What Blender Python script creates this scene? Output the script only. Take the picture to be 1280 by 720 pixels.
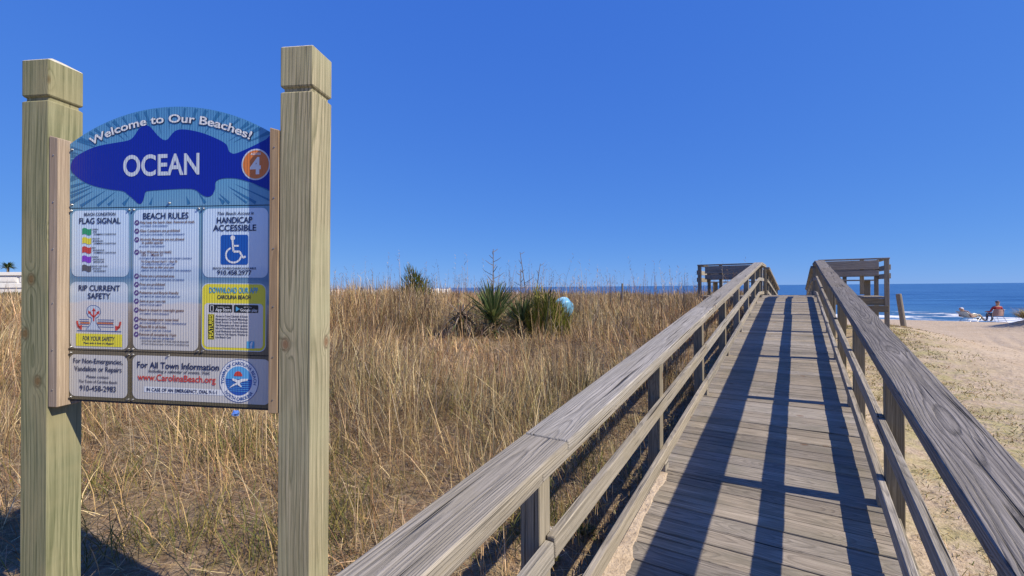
import bpy, bmesh, math, random
import numpy as np
from mathutils import Vector, Matrix

random.seed(11); RNG = np.random.default_rng(7)
for o in list(bpy.data.objects): bpy.data.objects.remove(o)
S = bpy.context.scene; COL = S.collection
R_ = math.radians

# ------------------------------------------------------------------ camera
cam = bpy.data.cameras.new('camera'); cam.lens = 16.0; cam.sensor_width = 36.0
cam.clip_start = 0.03; cam.clip_end = 60000
co = bpy.data.objects.new('camera', cam); COL.objects.link(co); S.camera = co
CAMZ = 1.68
co.matrix_world = (Matrix.Translation((0, 0, CAMZ)) @ Matrix.Rotation(R_(32), 4, 'Z')
                   @ Matrix.Rotation(R_(89.9), 4, 'X') @ Matrix.Rotation(R_(-0.5), 4, 'Z'))
# ------------------------------------------------------------------ sky, sun, exposure
SUN_EL, SUN_AZ = 40.8, 5.0          # azimuth measured from +X towards +Y
w = bpy.data.worlds.new('World'); S.world = w; w.use_nodes = True
nt = w.node_tree; bg = nt.nodes['Background']
sky = nt.nodes.new('ShaderNodeTexSky'); sky.sky_type = 'NISHITA'; sky.sun_disc = False
sky.sun_elevation = R_(SUN_EL); sky.sun_rotation = R_(90 - SUN_AZ)
sky.altitude = 4000; sky.air_density = 1.0; sky.dust_density = 0.0; sky.ozone_density = 8.0
EXPO = 0.30; STR = 0.115
bg.inputs['Strength'].default_value = STR
# film-like response on the clear sky: one curve per colour channel, the same in every direction
sep = nt.nodes.new('ShaderNodeSeparateColor'); cmb = nt.nodes.new('ShaderNodeCombineColor')
nt.links.new(sky.outputs[0], sep.inputs[0]); nt.links.new(cmb.outputs[0], bg.inputs['Color'])
for i, (pw, k) in enumerate(((.62, .34), (.45, .49), (.17, .85))):
    p = nt.nodes.new('ShaderNodeMath'); p.operation = 'POWER'; p.inputs[1].default_value = pw
    q = nt.nodes.new('ShaderNodeMath'); q.operation = 'MULTIPLY'; q.inputs[1].default_value = k * STR ** pw / STR / 2 ** EXPO
    nt.links.new(sep.outputs[i], p.inputs[0]); nt.links.new(p.outputs[0], q.inputs[0]); nt.links.new(q.outputs[0], cmb.inputs[i])
sl = bpy.data.lights.new('sun', 'SUN'); sl.energy = 5.0; sl.angle = R_(0.5); sl.color = (1.0, 0.885, 0.70)
so = bpy.data.objects.new('sun', sl); COL.objects.link(so)
sd = Vector((math.cos(R_(SUN_EL)) * math.cos(R_(SUN_AZ)), math.cos(R_(SUN_EL)) * math.sin(R_(SUN_AZ)), math.sin(R_(SUN_EL))))
so.rotation_euler = sd.to_track_quat('Z', 'Y').to_euler(); so.location = sd * 40
S.view_settings.view_transform = 'Standard'; S.view_settings.look = 'None'
S.view_settings.exposure = EXPO; S.view_settings.gamma = 1.0; S.view_settings.use_curve_mapping = False
S.render.engine = 'CYCLES'

# ------------------------------------------------------------------ helpers
WM = {}
def mk(name, data, parent=None, M=None, mat=None):
    o = bpy.data.objects.new(name, data); COL.objects.link(o)
    M = M if M is not None else Matrix()
    WM[o] = M
    if parent is not None:
        o.parent = parent; o.matrix_basis = WM[parent].inverted() @ M
    else:
        o.matrix_basis = M
    if mat is not None:
        if len(data.materials) == 0: data.materials.append(mat)
        else:
            o.material_slots[0].link = 'OBJECT'; o.material_slots[0].material = mat
    return o
def tag(o, label=None, cat=None, group=None, kind=None):
    if label: o['label'] = label
    if cat: o['category'] = cat
    if group: o['group'] = group
    if kind: o['kind'] = kind
    return o
def empty(name, loc, label, cat, group=None, rz=0):
    o = mk(name, None, None, Matrix.Translation(loc) @ Matrix.Rotation(rz, 4, 'Z'))
    return tag(o, label, cat, group)
def T(*v): return Matrix.Translation(v)
def mesh_np(name, V, F, smooth=False):
    me = bpy.data.meshes.new(name); V = np.asarray(V, np.float32); F = np.asarray(F, np.int32)
    k = F.shape[1]
    me.vertices.add(len(V)); me.vertices.foreach_set('co', V.ravel())
    me.loops.add(F.size); me.loops.foreach_set('vertex_index', F.ravel())
    me.polygons.add(len(F)); me.polygons.foreach_set('loop_start', np.arange(0, F.size, k, dtype=np.int32))
    if smooth: me.polygons.foreach_set('use_smooth', np.ones(len(F), bool))
    me.update(calc_edges=True); return me
def mesh_py(name, V, F, smooth=False):
    me = bpy.data.meshes.new(name); me.from_pydata([tuple(v) for v in V], [], F)
    if smooth:
        for p in me.polygons: p.use_smooth = True
    me.update(); return me
BOX = {}
def box_mesh(L, Wd, Th, bev=0.004):
    k = (round(L, 2), round(Wd, 4), round(Th, 4), bev)
    if k not in BOX:
        bm = bmesh.new(); bmesh.ops.create_cube(bm, size=1)
        bmesh.ops.scale(bm, vec=(k[0], k[1], k[2]), verts=bm.verts)
        if bev: bmesh.ops.bevel(bm, geom=list(bm.edges), offset=bev, segments=1, affect='EDGES', profile=0.5)
        me = bpy.data.meshes.new('board'); bm.to_mesh(me); bm.free(); BOX[k] = me
    return BOX[k]
def frame(A, B, up=(0, 0, 1)):
    A = Vector(A); B = Vector(B); x = (B - A).normalized(); u = Vector(up)
    y = u.cross(x).normalized(); z = x.cross(y)
    M = Matrix((x, y, z)).transposed().to_4x4(); M.translation = (A + B) / 2
    return M, (B - A).length
def beam(name, A, B, wd, th, mat, parent, up=(0, 0, 1), bev=0.004):
    M, L = frame(A, B, up)
    return mk(name, box_mesh(L, wd, th, bev), parent, M, mat)
def tube(V, F, pts, rads, n=6, cap=True):
    pts = [Vector(p) for p in pts]; b0 = len(V); prev = None
    for i, p in enumerate(pts):
        d = (pts[min(i + 1, len(pts) - 1)] - pts[max(i - 1, 0)]).normalized()
        a = d.orthogonal().normalized() if prev is None else (prev - d * prev.dot(d)).normalized()
        prev = a; b = d.cross(a)
        for k in range(n):
            t = 2 * math.pi * k / n
            V.append(p + (a * math.cos(t) + b * math.sin(t)) * rads[i])
    for i in range(len(pts) - 1):
        for k in range(n):
            F.append((b0 + i * n + k, b0 + i * n + (k + 1) % n, b0 + (i + 1) * n + (k + 1) % n, b0 + (i + 1) * n + k))
    if cap:
        F.append(tuple(b0 + k for k in range(n))[::-1]); F.append(tuple(b0 + (len(pts) - 1) * n + k for k in range(n)))
def hashn(ix, iy, s):
    h = (ix.astype(np.int64) * 374761393 + iy.astype(np.int64) * 668265263 + s * 974711) & 0x7fffffff
    h = ((h ^ (h >> 13)) * 1274126177) & 0x7fffffff
    return ((h ^ (h >> 16)) & 0xffff) / 65535.0
def vnoise(x, y, s=0):
    ix = np.floor(x); iy = np.floor(y); fx = x - ix; fy = y - iy
    fx = fx * fx * (3 - 2 * fx); fy = fy * fy * (3 - 2 * fy)
    a = hashn(ix, iy, s); b = hashn(ix + 1, iy, s); c = hashn(ix, iy + 1, s); d = hashn(ix + 1, iy + 1, s)
    return (a * (1 - fx) + b * fx) * (1 - fy) + (c * (1 - fx) + d * fx) * fy
def fbm(x, y, s=0, o=4):
    r = 0; a = .5
    for i in range(o):
        r = r + a * (vnoise(x, y, s + i) - .5) * 2; x = x * 2.03; y = y * 2.03; a *= .5
    return r
def sst(a, b, x):
    t = np.clip((x - a) / (b - a), 0, 1); return t * t * (3 - 2 * t)

# ------------------------------------------------------------------ materials
def newmat(name):
    m = bpy.data.materials.new(name); m.use_nodes = True
    return m, m.node_tree, m.node_tree.nodes['Principled BSDF']
def plain(name, c, rough=.6, metal=0, noise=0, scale=20, bump=0, coat=0):
    m, t, b = newmat(name)
    b.inputs['Base Color'].default_value = (*c, 1); b.inputs['Roughness'].default_value = rough
    b.inputs['Metallic'].default_value = metal; b.inputs['Coat Weight'].default_value = coat
    if noise or bump:
        tc = t.nodes.new('ShaderNodeTexCoord'); n = t.nodes.new('ShaderNodeTexNoise'); n.inputs['Scale'].default_value = scale
        n.inputs['Detail'].default_value = 5
        t.links.new(tc.outputs['Object'], n.inputs['Vector'])
        if noise:
            r = t.nodes.new('ShaderNodeValToRGB'); r.color_ramp.elements[0].position = .3; r.color_ramp.elements[1].position = .7
            r.color_ramp.elements[0].color = (*[x * (1 - noise) for x in c], 1); r.color_ramp.elements[1].color = (*[min(1, x * (1 + noise)) for x in c], 1)
            t.links.new(n.outputs['Fac'], r.inputs[0]); t.links.new(r.outputs[0], b.inputs['Base Color'])
        if bump:
            bp = t.nodes.new('ShaderNodeBump'); bp.inputs['Strength'].default_value = bump; bp.inputs['Distance'].default_value = .02
            t.links.new(n.outputs['Fac'], bp.inputs['Height']); t.links.new(bp.outputs[0], b.inputs['Normal'])
    return m
class NB:
    """small node builder"""
    def __init__(s, t): s.t = t
    def n(s, typ, **kw):
        x = s.t.nodes.new(typ)
        for k, v in kw.items(): setattr(x, k, v)
        return x
    def put(s, sock, v):
        if isinstance(v, bpy.types.NodeSocket): s.t.links.new(v, sock)
        else: sock.default_value = v
    def math(s, op, a, b=None, c=None):
        x = s.n('ShaderNodeMath', operation=op)
        for i, v in enumerate((a, b, c)):
            if v is not None: s.put(x.inputs[i], v)
        return x.outputs[0]
    def xyz(s, a, b, c):
        x = s.n('ShaderNodeCombineXYZ')
        for i, v in enumerate((a, b, c)): s.put(x.inputs[i], v)
        return x.outputs[0]
    def noise(s, vec, scale=1, detail=4, rough=.6, dist=0):
        x = s.n('ShaderNodeTexNoise'); s.put(x.inputs['Vector'], vec)
        x.inputs['Scale'].default_value = scale; x.inputs['Detail'].default_value = detail
        x.inputs['Roughness'].default_value = rough; x.inputs['Distortion'].default_value = dist
        return x.outputs['Fac']
    def ramp(s, f, stops):
        x = s.n('ShaderNodeValToRGB'); e = x.color_ramp.elements
        while len(e) < len(stops): e.new(.5)
        for i, (p, c) in enumerate(stops):
            e[i].position = p; e[i].color = (c, c, c, 1) if not hasattr(c, '__len__') else (*c, 1)
        s.put(x.inputs[0], f); return x.outputs[0]
    def mix(s, f, a, b, mode='MIX'):
        x = s.n('ShaderNodeMix', data_type='RGBA', blend_type=mode)
        s.put(x.inputs[0], f)
        for i, v in ((6, a), (7, b)):
            if isinstance(v, tuple): v = (*v, 1)
            s.put(x.inputs[i], v)
        return x.outputs[2]
    def maprange(s, v, a, b, c, d):
        x = s.n('ShaderNodeMapRange'); s.put(x.inputs[0], v)
        for i, k in enumerate((a, b, c, d)): x.inputs[i + 1].default_value = k
        return x.outputs[0]
def wood(name, light, mid, dark, axis='X', freq=110, crack=.8, bump=.5, knots=0.0, knotcol=(.20, .11, .06), ring=.55, rough=.8, blotch=None, vary=.25, figure=1.0, wave=.5, fleck=None, crackw=0.0):
    """boards sawn from a ring field, weather cracks and knots; grain runs along the local axis"""
    m, t, b = newmat(name); N = NB(t)
    tc = N.n('ShaderNodeTexCoord'); oi = N.n('ShaderNodeObjectInfo')
    sp = N.n('ShaderNodeSeparateXYZ'); t.links.new(tc.outputs['Object'], sp.inputs[0])
    X, Y, Z = sp.outputs[0], sp.outputs[1], sp.outputs[2]
    if axis == 'Z': X, Y, Z = Z, X, Y
    rnd = oi.outputs['Random']
    xo = N.math('ADD', X, N.math('MULTIPLY', rnd, 53.0))
    ro = N.math('MULTIPLY', rnd, 17.0)
    n1 = N.noise(N.xyz(N.math('MULTIPLY', xo, wave), ro, 0.0), 1, 2)
    n2 = N.noise(N.xyz(N.math('MULTIPLY', xo, wave * .6), 4.0, ro), 1, 2)
    z0 = N.math('ADD', Z, N.math('MULTIPLY_ADD', n1, .16 * figure, -.01))
    y0 = N.math('ADD', Y, N.math('MULTIPLY_ADD', n2, .20, -.10))
    wob = N.noise(N.xyz(N.math('MULTIPLY', xo, 3.0), N.math('MULTIPLY', Y, 18.0), N.math('MULTIPLY', Z, 18.0)), 1, 4)
    d = N.math('SQRT', N.math('ADD', N.math('MULTIPLY', y0, y0), N.math('MULTIPLY', z0, z0)))
    d = N.math('MULTIPLY_ADD', wob, .010, d)
    kmask = None
    if knots > 0:
        v = N.n('ShaderNodeTexVoronoi', voronoi_dimensions='2D'); v.inputs['Scale'].default_value = 1.0; v.inputs['Randomness'].default_value = .9
        N.put(v.inputs['Vector'], N.xyz(N.math('MULTIPLY', xo, 4.6), N.math('MULTIPLY', N.math('ADD', N.math('SUBTRACT', Y, Z), ro), 6.5), 0.0))
        sc = N.n('ShaderNodeSeparateColor'); t.links.new(v.outputs['Color'], sc.inputs[0])
        sel = N.math('LESS_THAN', sc.outputs[0], knots)
        dist = N.math('ADD', v.outputs['Distance'], N.math('MULTIPLY', N.math('SUBTRACT', 1.0, sel), 5.0))
        warp = N.maprange(dist, 0.0, .42, 1.0, 0.0)
        warp = N.math('MULTIPLY', warp, warp)
        d = N.math('MULTIPLY_ADD', warp, .05, d)
        kmask = N.maprange(dist, .06, .115, 1.0, 0.0); kring = N.math('MULTIPLY', N.maprange(dist, .085, .11, 0.0, 1.0), N.maprange(dist, .11, .16, 1.0, 0.0))
    ph = N.math('FRACT', N.math('MULTIPLY', d, freq))
    rg0 = N.ramp(ph, [(0, 0.0), (.5, .15), (.84, 1.0), (1.0, 0.0)])
    fib = N.noise(N.xyz(N.math('MULTIPLY', xo, 7.0), N.math('MULTIPLY', N.math('ADD', Y, ro), 420.0), N.math('MULTIPLY', Z, 420.0)), 1, 3, .7)
    rg = N.math('MULTIPLY', rg0, N.ramp(fib, [(.3, .25), (.6, 1.0)]))
    st = N.noise(N.xyz(N.math('MULTIPLY', xo, 2.2), N.math('MULTIPLY', N.math('ADD', Y, ro), 130.0), N.math('MULTIPLY', Z, 130.0)), 1, 4, .65)
    st2 = N.noise(N.xyz(N.math('MULTIPLY', xo, 1.0), N.math('MULTIPLY', N.math('ADD', Y, ro), 34.0), N.math('MULTIPLY', Z, 34.0)), 1, 3, .6)
    bl = N.noise(N.xyz(N.math('MULTIPLY', xo, 2.3), N.math('MULTIPLY', N.math('ADD', Y, ro), 6.0), Z), 1, 4, .6)
    ck = N.noise(N.xyz(N.math('MULTIPLY', xo, 1.1), N.math('MULTIPLY', N.math('ADD', Y, ro), 75.0), N.math('MULTIPLY', Z, 75.0)), 1, 2, .5, .4)
    ckm = N.ramp(ck, [(.27 + crackw, 1.0), (.335 + crackw, 0.0)])
    c = N.mix(N.ramp(st, [(.34, 0.0), (.62, 1.0)]), dark, light)
    c = N.mix(N.ramp(fib, [(.36, .75), (.5, 0.0)]), c, dark)
    if fleck: c = N.mix(N.ramp(N.math('MULTIPLY', fib, N.math('ADD', bl, .5)), [(.60, 0.0), (.74, .85)]), c, fleck)
    c = N.mix(.38, c, N.mix(N.ramp(st2, [(.3, 0.0), (.7, 1.0)]), mid, light))
    c = N.mix(N.math('MULTIPLY', rg, ring), c, dark)
    if blotch: c = N.mix(N.ramp(bl, [(.47, 0.0), (.68, .75)]), c, blotch)
    c = N.mix(N.math('MULTIPLY', ckm, crack), c, tuple(x * .22 for x in dark))
    if kmask is not None: c = N.mix(N.math('MULTIPLY', kmask, .8), c, knotcol); c = N.mix(N.math('MULTIPLY', kring, .55), c, tuple(x * .45 for x in knotcol))
    hv = N.n('ShaderNodeHueSaturation'); N.put(hv.inputs['Color'], c)
    N.put(hv.inputs['Value'], N.maprange(rnd, 0, 1, 1 - vary, 1 + vary))
    r2 = N.math('FRACT', N.math('MULTIPLY', rnd, 7.31))
    N.put(hv.inputs['Saturation'], N.maprange(r2, 0, 1, .75, 1.2))
    t.links.new(hv.outputs[0], b.inputs['Base Color'])
    b.inputs['Roughness'].default_value = rough; b.inputs['Specular IOR Level'].default_value = .25
    h = N.math('ADD', N.math('MULTIPLY', st, .6), N.math('MULTIPLY', rg, -.35))
    h = N.math('MULTIPLY_ADD', ckm, -1.4 * crack, h)
    bp = N.n('ShaderNodeBump'); bp.inputs['Strength'].default_value = bump; bp.inputs['Distance'].default_value = .004
    N.put(bp.inputs['Height'], h); t.links.new(bp.outputs[0], b.inputs['Normal'])
    return m
M = {}
M['deck'] = wood('deck_wood', (.46, .405, .33), (.33, .285, .225), (.105, .088, .07), crack=.95, bump=.9, knots=.06, vary=.24, blotch=(.19, .175, .135), freq=130, wave=.9, fleck=(.58, .52, .45), crackw=.02)
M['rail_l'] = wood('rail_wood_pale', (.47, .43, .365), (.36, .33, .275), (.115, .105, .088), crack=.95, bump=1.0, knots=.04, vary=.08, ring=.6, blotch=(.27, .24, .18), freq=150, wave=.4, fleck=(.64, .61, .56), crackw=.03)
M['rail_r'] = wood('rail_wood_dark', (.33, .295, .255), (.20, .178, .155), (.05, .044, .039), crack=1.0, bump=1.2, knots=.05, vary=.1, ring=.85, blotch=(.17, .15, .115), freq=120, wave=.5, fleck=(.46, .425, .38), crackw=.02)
M['post'] = wood('rail_post_wood', (.37, .32, .225), (.27, .23, .16), (.10, .085, .057), axis='X', crack=.85, bump=.7, vary=.15, freq=120, knots=.05)
M['trim'] = wood('side_rail_wood', (.44, .395, .32), (.31, .275, .22), (.105, .092, .074), crack=.95, bump=.9, knots=.05, vary=.15, freq=140, wave=.4, fleck=(.57, .53, .47), crackw=.02)
M['green'] = wood('treated_post_green', (.33, .325, .215), (.265, .265, .17), (.085, .098, .052), axis='Z', freq=56, crack=.6, bump=.35, knots=.10, vary=.02, ring=.75, knotcol=(.17, .11, .055), blotch=(.30, .275, .175), figure=.9, wave=.6)
M['beige'] = wood('treated_post_tan', (.48, .42, .27), (.39, .35, .215), (.11, .115, .055), axis='Z', freq=60, crack=.5, bump=.35, knots=.16, vary=.02, ring=.8, knotcol=(.20, .10, .045), blotch=(.36, .35, .21), figure=.9, wave=.6)
M['batten'] = wood('batten_wood', (.47, .36, .245), (.38, .28, .18), (.19, .13, .08), axis='Z', freq=90, crack=.3, bump=.25, knots=.2, vary=.03)
M['pile'] = wood('piling_wood', (.33, .29, .23), (.26, .22, .18), (.12, .10, .08), axis='Z', crack=.8, bump=.6, vary=.05)
M['endgrain'] = plain('pale_end_grain', (.56, .53, .42), .85, noise=.2, scale=60, bump=.3)
M['white'] = plain('white_paint', (.78, .77, .74), .6, noise=.06, scale=6)
M['bolt'] = plain('bolt_steel', (.35, .36, .38), .35, .9)
M['metal'] = plain('chair_metal', (.55, .56, .58), .35, .8)
M['rubber'] = plain('dark_gap', (.03, .035, .045), .8)

# ------------------------------------------------------------------ ground, sea
CREST0, CREST1, SLOPE = 13.5, 17.4, .0995
def deck(y):
    if y < CREST0: return SLOPE * y
    if y < CREST1: return SLOPE * CREST0
    return SLOPE * CREST0 - .075 * (y - CREST1)
def deck_np(y): return np.where(y < CREST0, SLOPE * y, np.where(y < CREST1, SLOPE * CREST0, SLOPE * CREST0 - .075 * (y - CREST1)))
SEA = -2.5
def ground_h(x, y):
    x = np.asarray(x, float); y = np.asarray(y, float)
    D = np.sqrt(x * x + y * y)
    left = .10 + .74 * sst(2.8, 13, D) + .13 * fbm(x * .22 + 3, y * .22, 5) * sst(4, 9, D)
    left = left + .30 * np.exp(-((x + 13) ** 2 + (y - 13) ** 2) / 30)
    right = .06 - .42 * sst(3, 26, y) + .66 * np.exp(-((x - 2.2) ** 2 / 4.5 + (y - 17.6) ** 2 / 22)) + .05 * fbm(x * .3, y * .3, 9)
    right = right + .50 * np.exp(-((x - 9.2) ** 2 + (y - 29.0) ** 2) / 1.6)
    # wheel tracks and scuffs on the sand path
    tr = 0
    for off in (0.0, .55, 1.75):
        q = (x - (2.9 + off)) - .17 * (y - 4) - .25 * np.sin(y * .22)
        tr = tr - .022 * np.exp(-(q / .12) ** 2) + .012 * np.exp(-((np.abs(q) - .2) / .07) ** 2)
    right = right + tr * sst(2, 4, y) * (1 - sst(22, 28, y))
    right = right + .028 * fbm(x * 1.9, y * 1.9, 21, 3) * (1 - sst(14, 24, D)) * sst(.6, 1.2, x)
    k = sst(-1.2, 1.0, x)
    h = left * (1 - k) + right * k
    h = h + .018 * fbm(x * 3.1, y * 3.1, 31, 3) * (1 - sst(10, 20, D))
    near = np.exp(-((x + .2) / 1.05) ** 6)
    cap = deck_np(np.clip(y, -3, 40)) - .22
    h = np.where(near > .02, h * (1 - near) + np.minimum(h, cap) * near, h)
    bl = sst(31, 66, y + 2.0 * fbm(x * .05, y * .05, 3))
    h = h * (1 - bl) + (SEA - .15) * bl - 3.0 * sst(66, 140, y)
    return h
def axis_pts(a, b, st, far, g=1.055):
    p = list(np.arange(a, b + 1e-6, st)); q = b; s = st
    while q < far: s *= g; q += s; p.append(q)
    q = a; s = st; l = []
    while q > -far: s *= g; q -= s; l.append(q)
    return np.array(l[::-1] + p)
gx = axis_pts(-11, 9, .085, 6000); gy = axis_pts(-2, 17, .085, 6000)
GX, GY = np.meshgrid(gx, gy); GZ = ground_h(GX, GY)
nx, ny = len(gx), len(gy)
idx = np.arange(nx * ny).reshape(ny, nx)
F = np.stack([idx[:-1, :-1], idx[:-1, 1:], idx[1:, 1:], idx[1:, :-1]], -1).reshape(-1, 4)
gm = mesh_np('ground', np.stack([GX, GY, GZ], -1).reshape(-1, 3), F, True)
# plant cover: 1 under the dune grass, 0 on bare sand
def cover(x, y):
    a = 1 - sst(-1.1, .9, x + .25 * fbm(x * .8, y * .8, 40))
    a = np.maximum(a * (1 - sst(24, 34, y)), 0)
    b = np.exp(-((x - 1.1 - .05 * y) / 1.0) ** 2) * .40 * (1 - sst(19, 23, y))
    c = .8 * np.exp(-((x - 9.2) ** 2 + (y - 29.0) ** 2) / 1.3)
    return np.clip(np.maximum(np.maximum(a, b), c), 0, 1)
at = gm.attributes.new('cover', 'FLOAT', 'POINT'); at.data.foreach_set('value', cover(GX, GY).astype(np.float32).ravel())
vg = np.exp(-((GX - 1.15 - .06 * GY) / .95) ** 2) * (1 - sst(20, 24, GY)) * (GX > .3)
at = gm.attributes.new('verge', 'FLOAT', 'POINT'); at.data.foreach_set('value', vg.astype(np.float32).ravel())
m, t, b = newmat('dune_sand'); N = NB(t)
tc = N.n('ShaderNodeTexCoord'); P_ = tc.outputs['Object']
a = N.n('ShaderNodeAttribute', attribute_name='cover')
n1 = N.noise(P_, .9, 6, .65); n2 = N.noise(P_, 14, 5, .7); n3 = N.noise(P_, 70, 3, .7); n4 = N.noise(P_, 3.1, 5, .7)
sand = N.mix(N.ramp(n2, [(.3, 0.0), (.7, 1.0)]), (.40, .305, .205), (.56, .455, .335))
sand = N.mix(N.ramp(n1, [(.35, .0), (.7, .5)]), sand, (.62, .53, .42))
sand = N.mix(N.ramp(n3, [(.33, .6), (.46, 0.0)]), sand, (.20, .14, .09))
sand = N.mix(N.ramp(N.noise(P_, 6.5, 5, .75), [(.40, .3), (.50, 0.0)]), sand, (.30, .22, .145))
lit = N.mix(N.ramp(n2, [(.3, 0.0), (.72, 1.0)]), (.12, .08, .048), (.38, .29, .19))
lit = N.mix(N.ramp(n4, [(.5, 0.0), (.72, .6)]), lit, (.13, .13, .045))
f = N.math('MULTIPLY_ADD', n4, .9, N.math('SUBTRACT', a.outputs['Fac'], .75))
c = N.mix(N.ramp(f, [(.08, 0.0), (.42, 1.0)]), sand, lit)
va = N.n('ShaderNodeAttribute', attribute_name='verge')
vn = N.math('MULTIPLY', va.outputs['Fac'], N.ramp(N.noise(P_, 2.2, 6, .75), [(.42, 0.0), (.60, .85)]))
c = N.mix(vn, c, N.mix(n2, (.30, .285, .10), (.46, .42, .20)))
t.links.new(c, b.inputs['Base Color']); b.inputs['Roughness'].default_value = .95; b.inputs['Specular IOR Level'].default_value = .1
bp = N.n('ShaderNodeBump'); bp.inputs['Strength'].default_value = .9; bp.inputs['Distance'].default_value = .06
hh = N.math('ADD', N.math('MULTIPLY', N.noise(P_, 5, 4, .6), .8), N.math('MULTIPLY', n2, .45))
N.put(bp.inputs['Height'], hh); t.links.new(bp.outputs[0], b.inputs['Normal'])
M['sand'] = m
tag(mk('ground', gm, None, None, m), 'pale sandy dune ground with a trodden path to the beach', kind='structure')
def gsurf(x, y):
    """height of the built ground sheet itself"""
    x = np.asarray(x, float); y = np.asarray(y, float)
    i = np.clip(np.searchsorted(gx, x) - 1, 0, len(gx) - 2); j = np.clip(np.searchsorted(gy, y) - 1, 0, len(gy) - 2)
    u = (x - gx[i]) / (gx[i + 1] - gx[i]); v = (y - gy[j]) / (gy[j + 1] - gy[j])
    return (GZ[j, i] * (1 - u) + GZ[j, i + 1] * u) * (1 - v) + (GZ[j + 1, i] * (1 - u) + GZ[j + 1, i + 1] * u) * v
def gz(x, y): return float(gsurf(np.array([x]), np.array([y]))[0])

# sea: swell built as real ridges near the shore, flat far out
sx = axis_pts(-60, 90, 3.0, 30000, 1.3); sy0 = np.arange(52, 200, .55)
q = 200; s = .6; far = []
while q < 40000: s *= 1.12; q += s; far.append(q)
sy = np.concatenate([sy0, far])
SXg, SYg = np.meshgrid(sx, sy)
amp = .16 * (1 - sst(150, 420, SYg)); ph = SYg * .75 + 1.6 * fbm(SXg * .03, SYg * .03, 2)
SZ = SEA + amp * (.6 * np.sin(ph) + .5 * np.sin(ph * .37 + SXg * .02) + .5 * fbm(SXg * .12, SYg * .25, 8))
for y0, hgt, wd in ((71, .35, 1.2), (78, .45, 1.4), (88, .35, 1.6)):
    SZ += hgt * np.exp(-((SYg - y0 - 2.5 * fbm(SXg * .04, SYg * 0 + y0, 6)) / wd) ** 2)
nx, ny = len(sx), len(sy); idx = np.arange(nx * ny).reshape(ny, nx)
F = np.stack([idx[:-1, :-1], idx[:-1, 1:], idx[1:, 1:], idx[1:, :-1]], -1).reshape(-1, 4)
sm = mesh_np('sea', np.stack([SXg, SYg, SZ], -1).reshape(-1, 3), F, True)
m, t, b = newmat('sea_water'); N = NB(t)
tc = N.n('ShaderNodeTexCoord'); P_ = tc.outputs['Object']
sp = N.n('ShaderNodeSeparateXYZ'); t.links.new(P_, sp.inputs[0])
st = N.noise(N.xyz(N.math('MULTIPLY', sp.outputs[0], .025), N.math('MULTIPLY', sp.outputs[1], .16), 0.0), 1, 5, .65)
c = N.mix(N.ramp(st, [(.36, 0.0), (.62, 1.0)]), (.012, .065, .20), (.06, .18, .37))
shore = N.maprange(sp.outputs[1], 70, 130, 1.0, 0.0)
c = N.mix(N.math('MULTIPLY', shore, .5), c, (.08, .20, .32))
fo = N.noise(N.xyz(N.math('MULTIPLY', sp.outputs[0], .11), N.math('MULTIPLY', sp.outputs[1], .42), 3.0), 1, 6, .7)
fm = N.ramp(N.math('ADD', fo, N.maprange(sp.outputs[1], 70, 86, .11, -.12)), [(.56, 0.0), (.64, 1.0)])
c = N.mix(fm, c, (.78, .80, .82))
t.links.new(c, b.inputs['Base Color']); N.put(b.inputs['Roughness'], N.maprange(fm, 0, 1, .32, .9))
b.inputs['IOR'].default_value = 1.33; b.inputs['Specular IOR Level'].default_value = .32
bp = N.n('ShaderNodeBump'); bp.inputs['Strength'].default_value = .9; bp.inputs['Distance'].default_value = .35
wv = N.noise(N.xyz(N.math('MULTIPLY', sp.outputs[0], .25), N.math('MULTIPLY', sp.outputs[1], .9), 0.0), 1, 5, .65)
N.put(bp.inputs['Height'], wv); t.links.new(bp.outputs[0], b.inputs['Normal'])
tag(mk('sea', sm, None, None, m), 'deep blue ocean with low white surf', kind='structure')

# ------------------------------------------------------------------ boardwalk
BW = empty('boardwalk', (-.2, 0, -.2), 'weathered grey plank ramp with railings climbing over the dune to the sea', 'boardwalk')
pitch = .1455; y = -1.4
while y < 29.5:
    ym = y + pitch / 2; z1, z2 = deck(ym - .05), deck(ym + .05); ang = math.atan2(z2 - z1, .1)
    inb = 15.45 < ym < 17.2
    xl, xr = -.865 + random.uniform(-.012, .008), .465 + random.uniform(-.012, .012)
    z = deck(ym) - .019 + random.uniform(-.0025, .0015)
    Mx = T((xl + xr) / 2, ym, z) @ Matrix.Rotation(ang, 4, 'X') @ Matrix.Rotation(random.uniform(-.0035, .0035), 4, 'Z') @ Matrix.Rotation(random.uniform(-.002, .002), 4, 'Y')
    mk('deck_plank', box_mesh(xr - xl, .1385 + random.choice((-.001, 0, .0012)), .038, .0035), BW, Mx, M['deck'])
    if inb:
        for xa, xb in ((-2.62, -.875), (.475, 2.03)):
            mk('deck_plank', box_mesh(xb - xa, .1385, .038, .0035), BW, T((xa + xb) / 2, ym, deck(ym) - .019 + random.uniform(-.002, .002)), M['deck'])
    y += pitch
RAILH = .93
def rz_(y): return deck(y) + RAILH
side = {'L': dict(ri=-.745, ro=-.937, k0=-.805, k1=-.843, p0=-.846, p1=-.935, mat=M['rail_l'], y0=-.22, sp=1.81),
        'R': dict(ri=.385, ro=.577, k0=.405, k1=.443, p0=.446, p1=.535, mat=M['rail_r'], y0=-.17, sp=1.84)}
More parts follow.
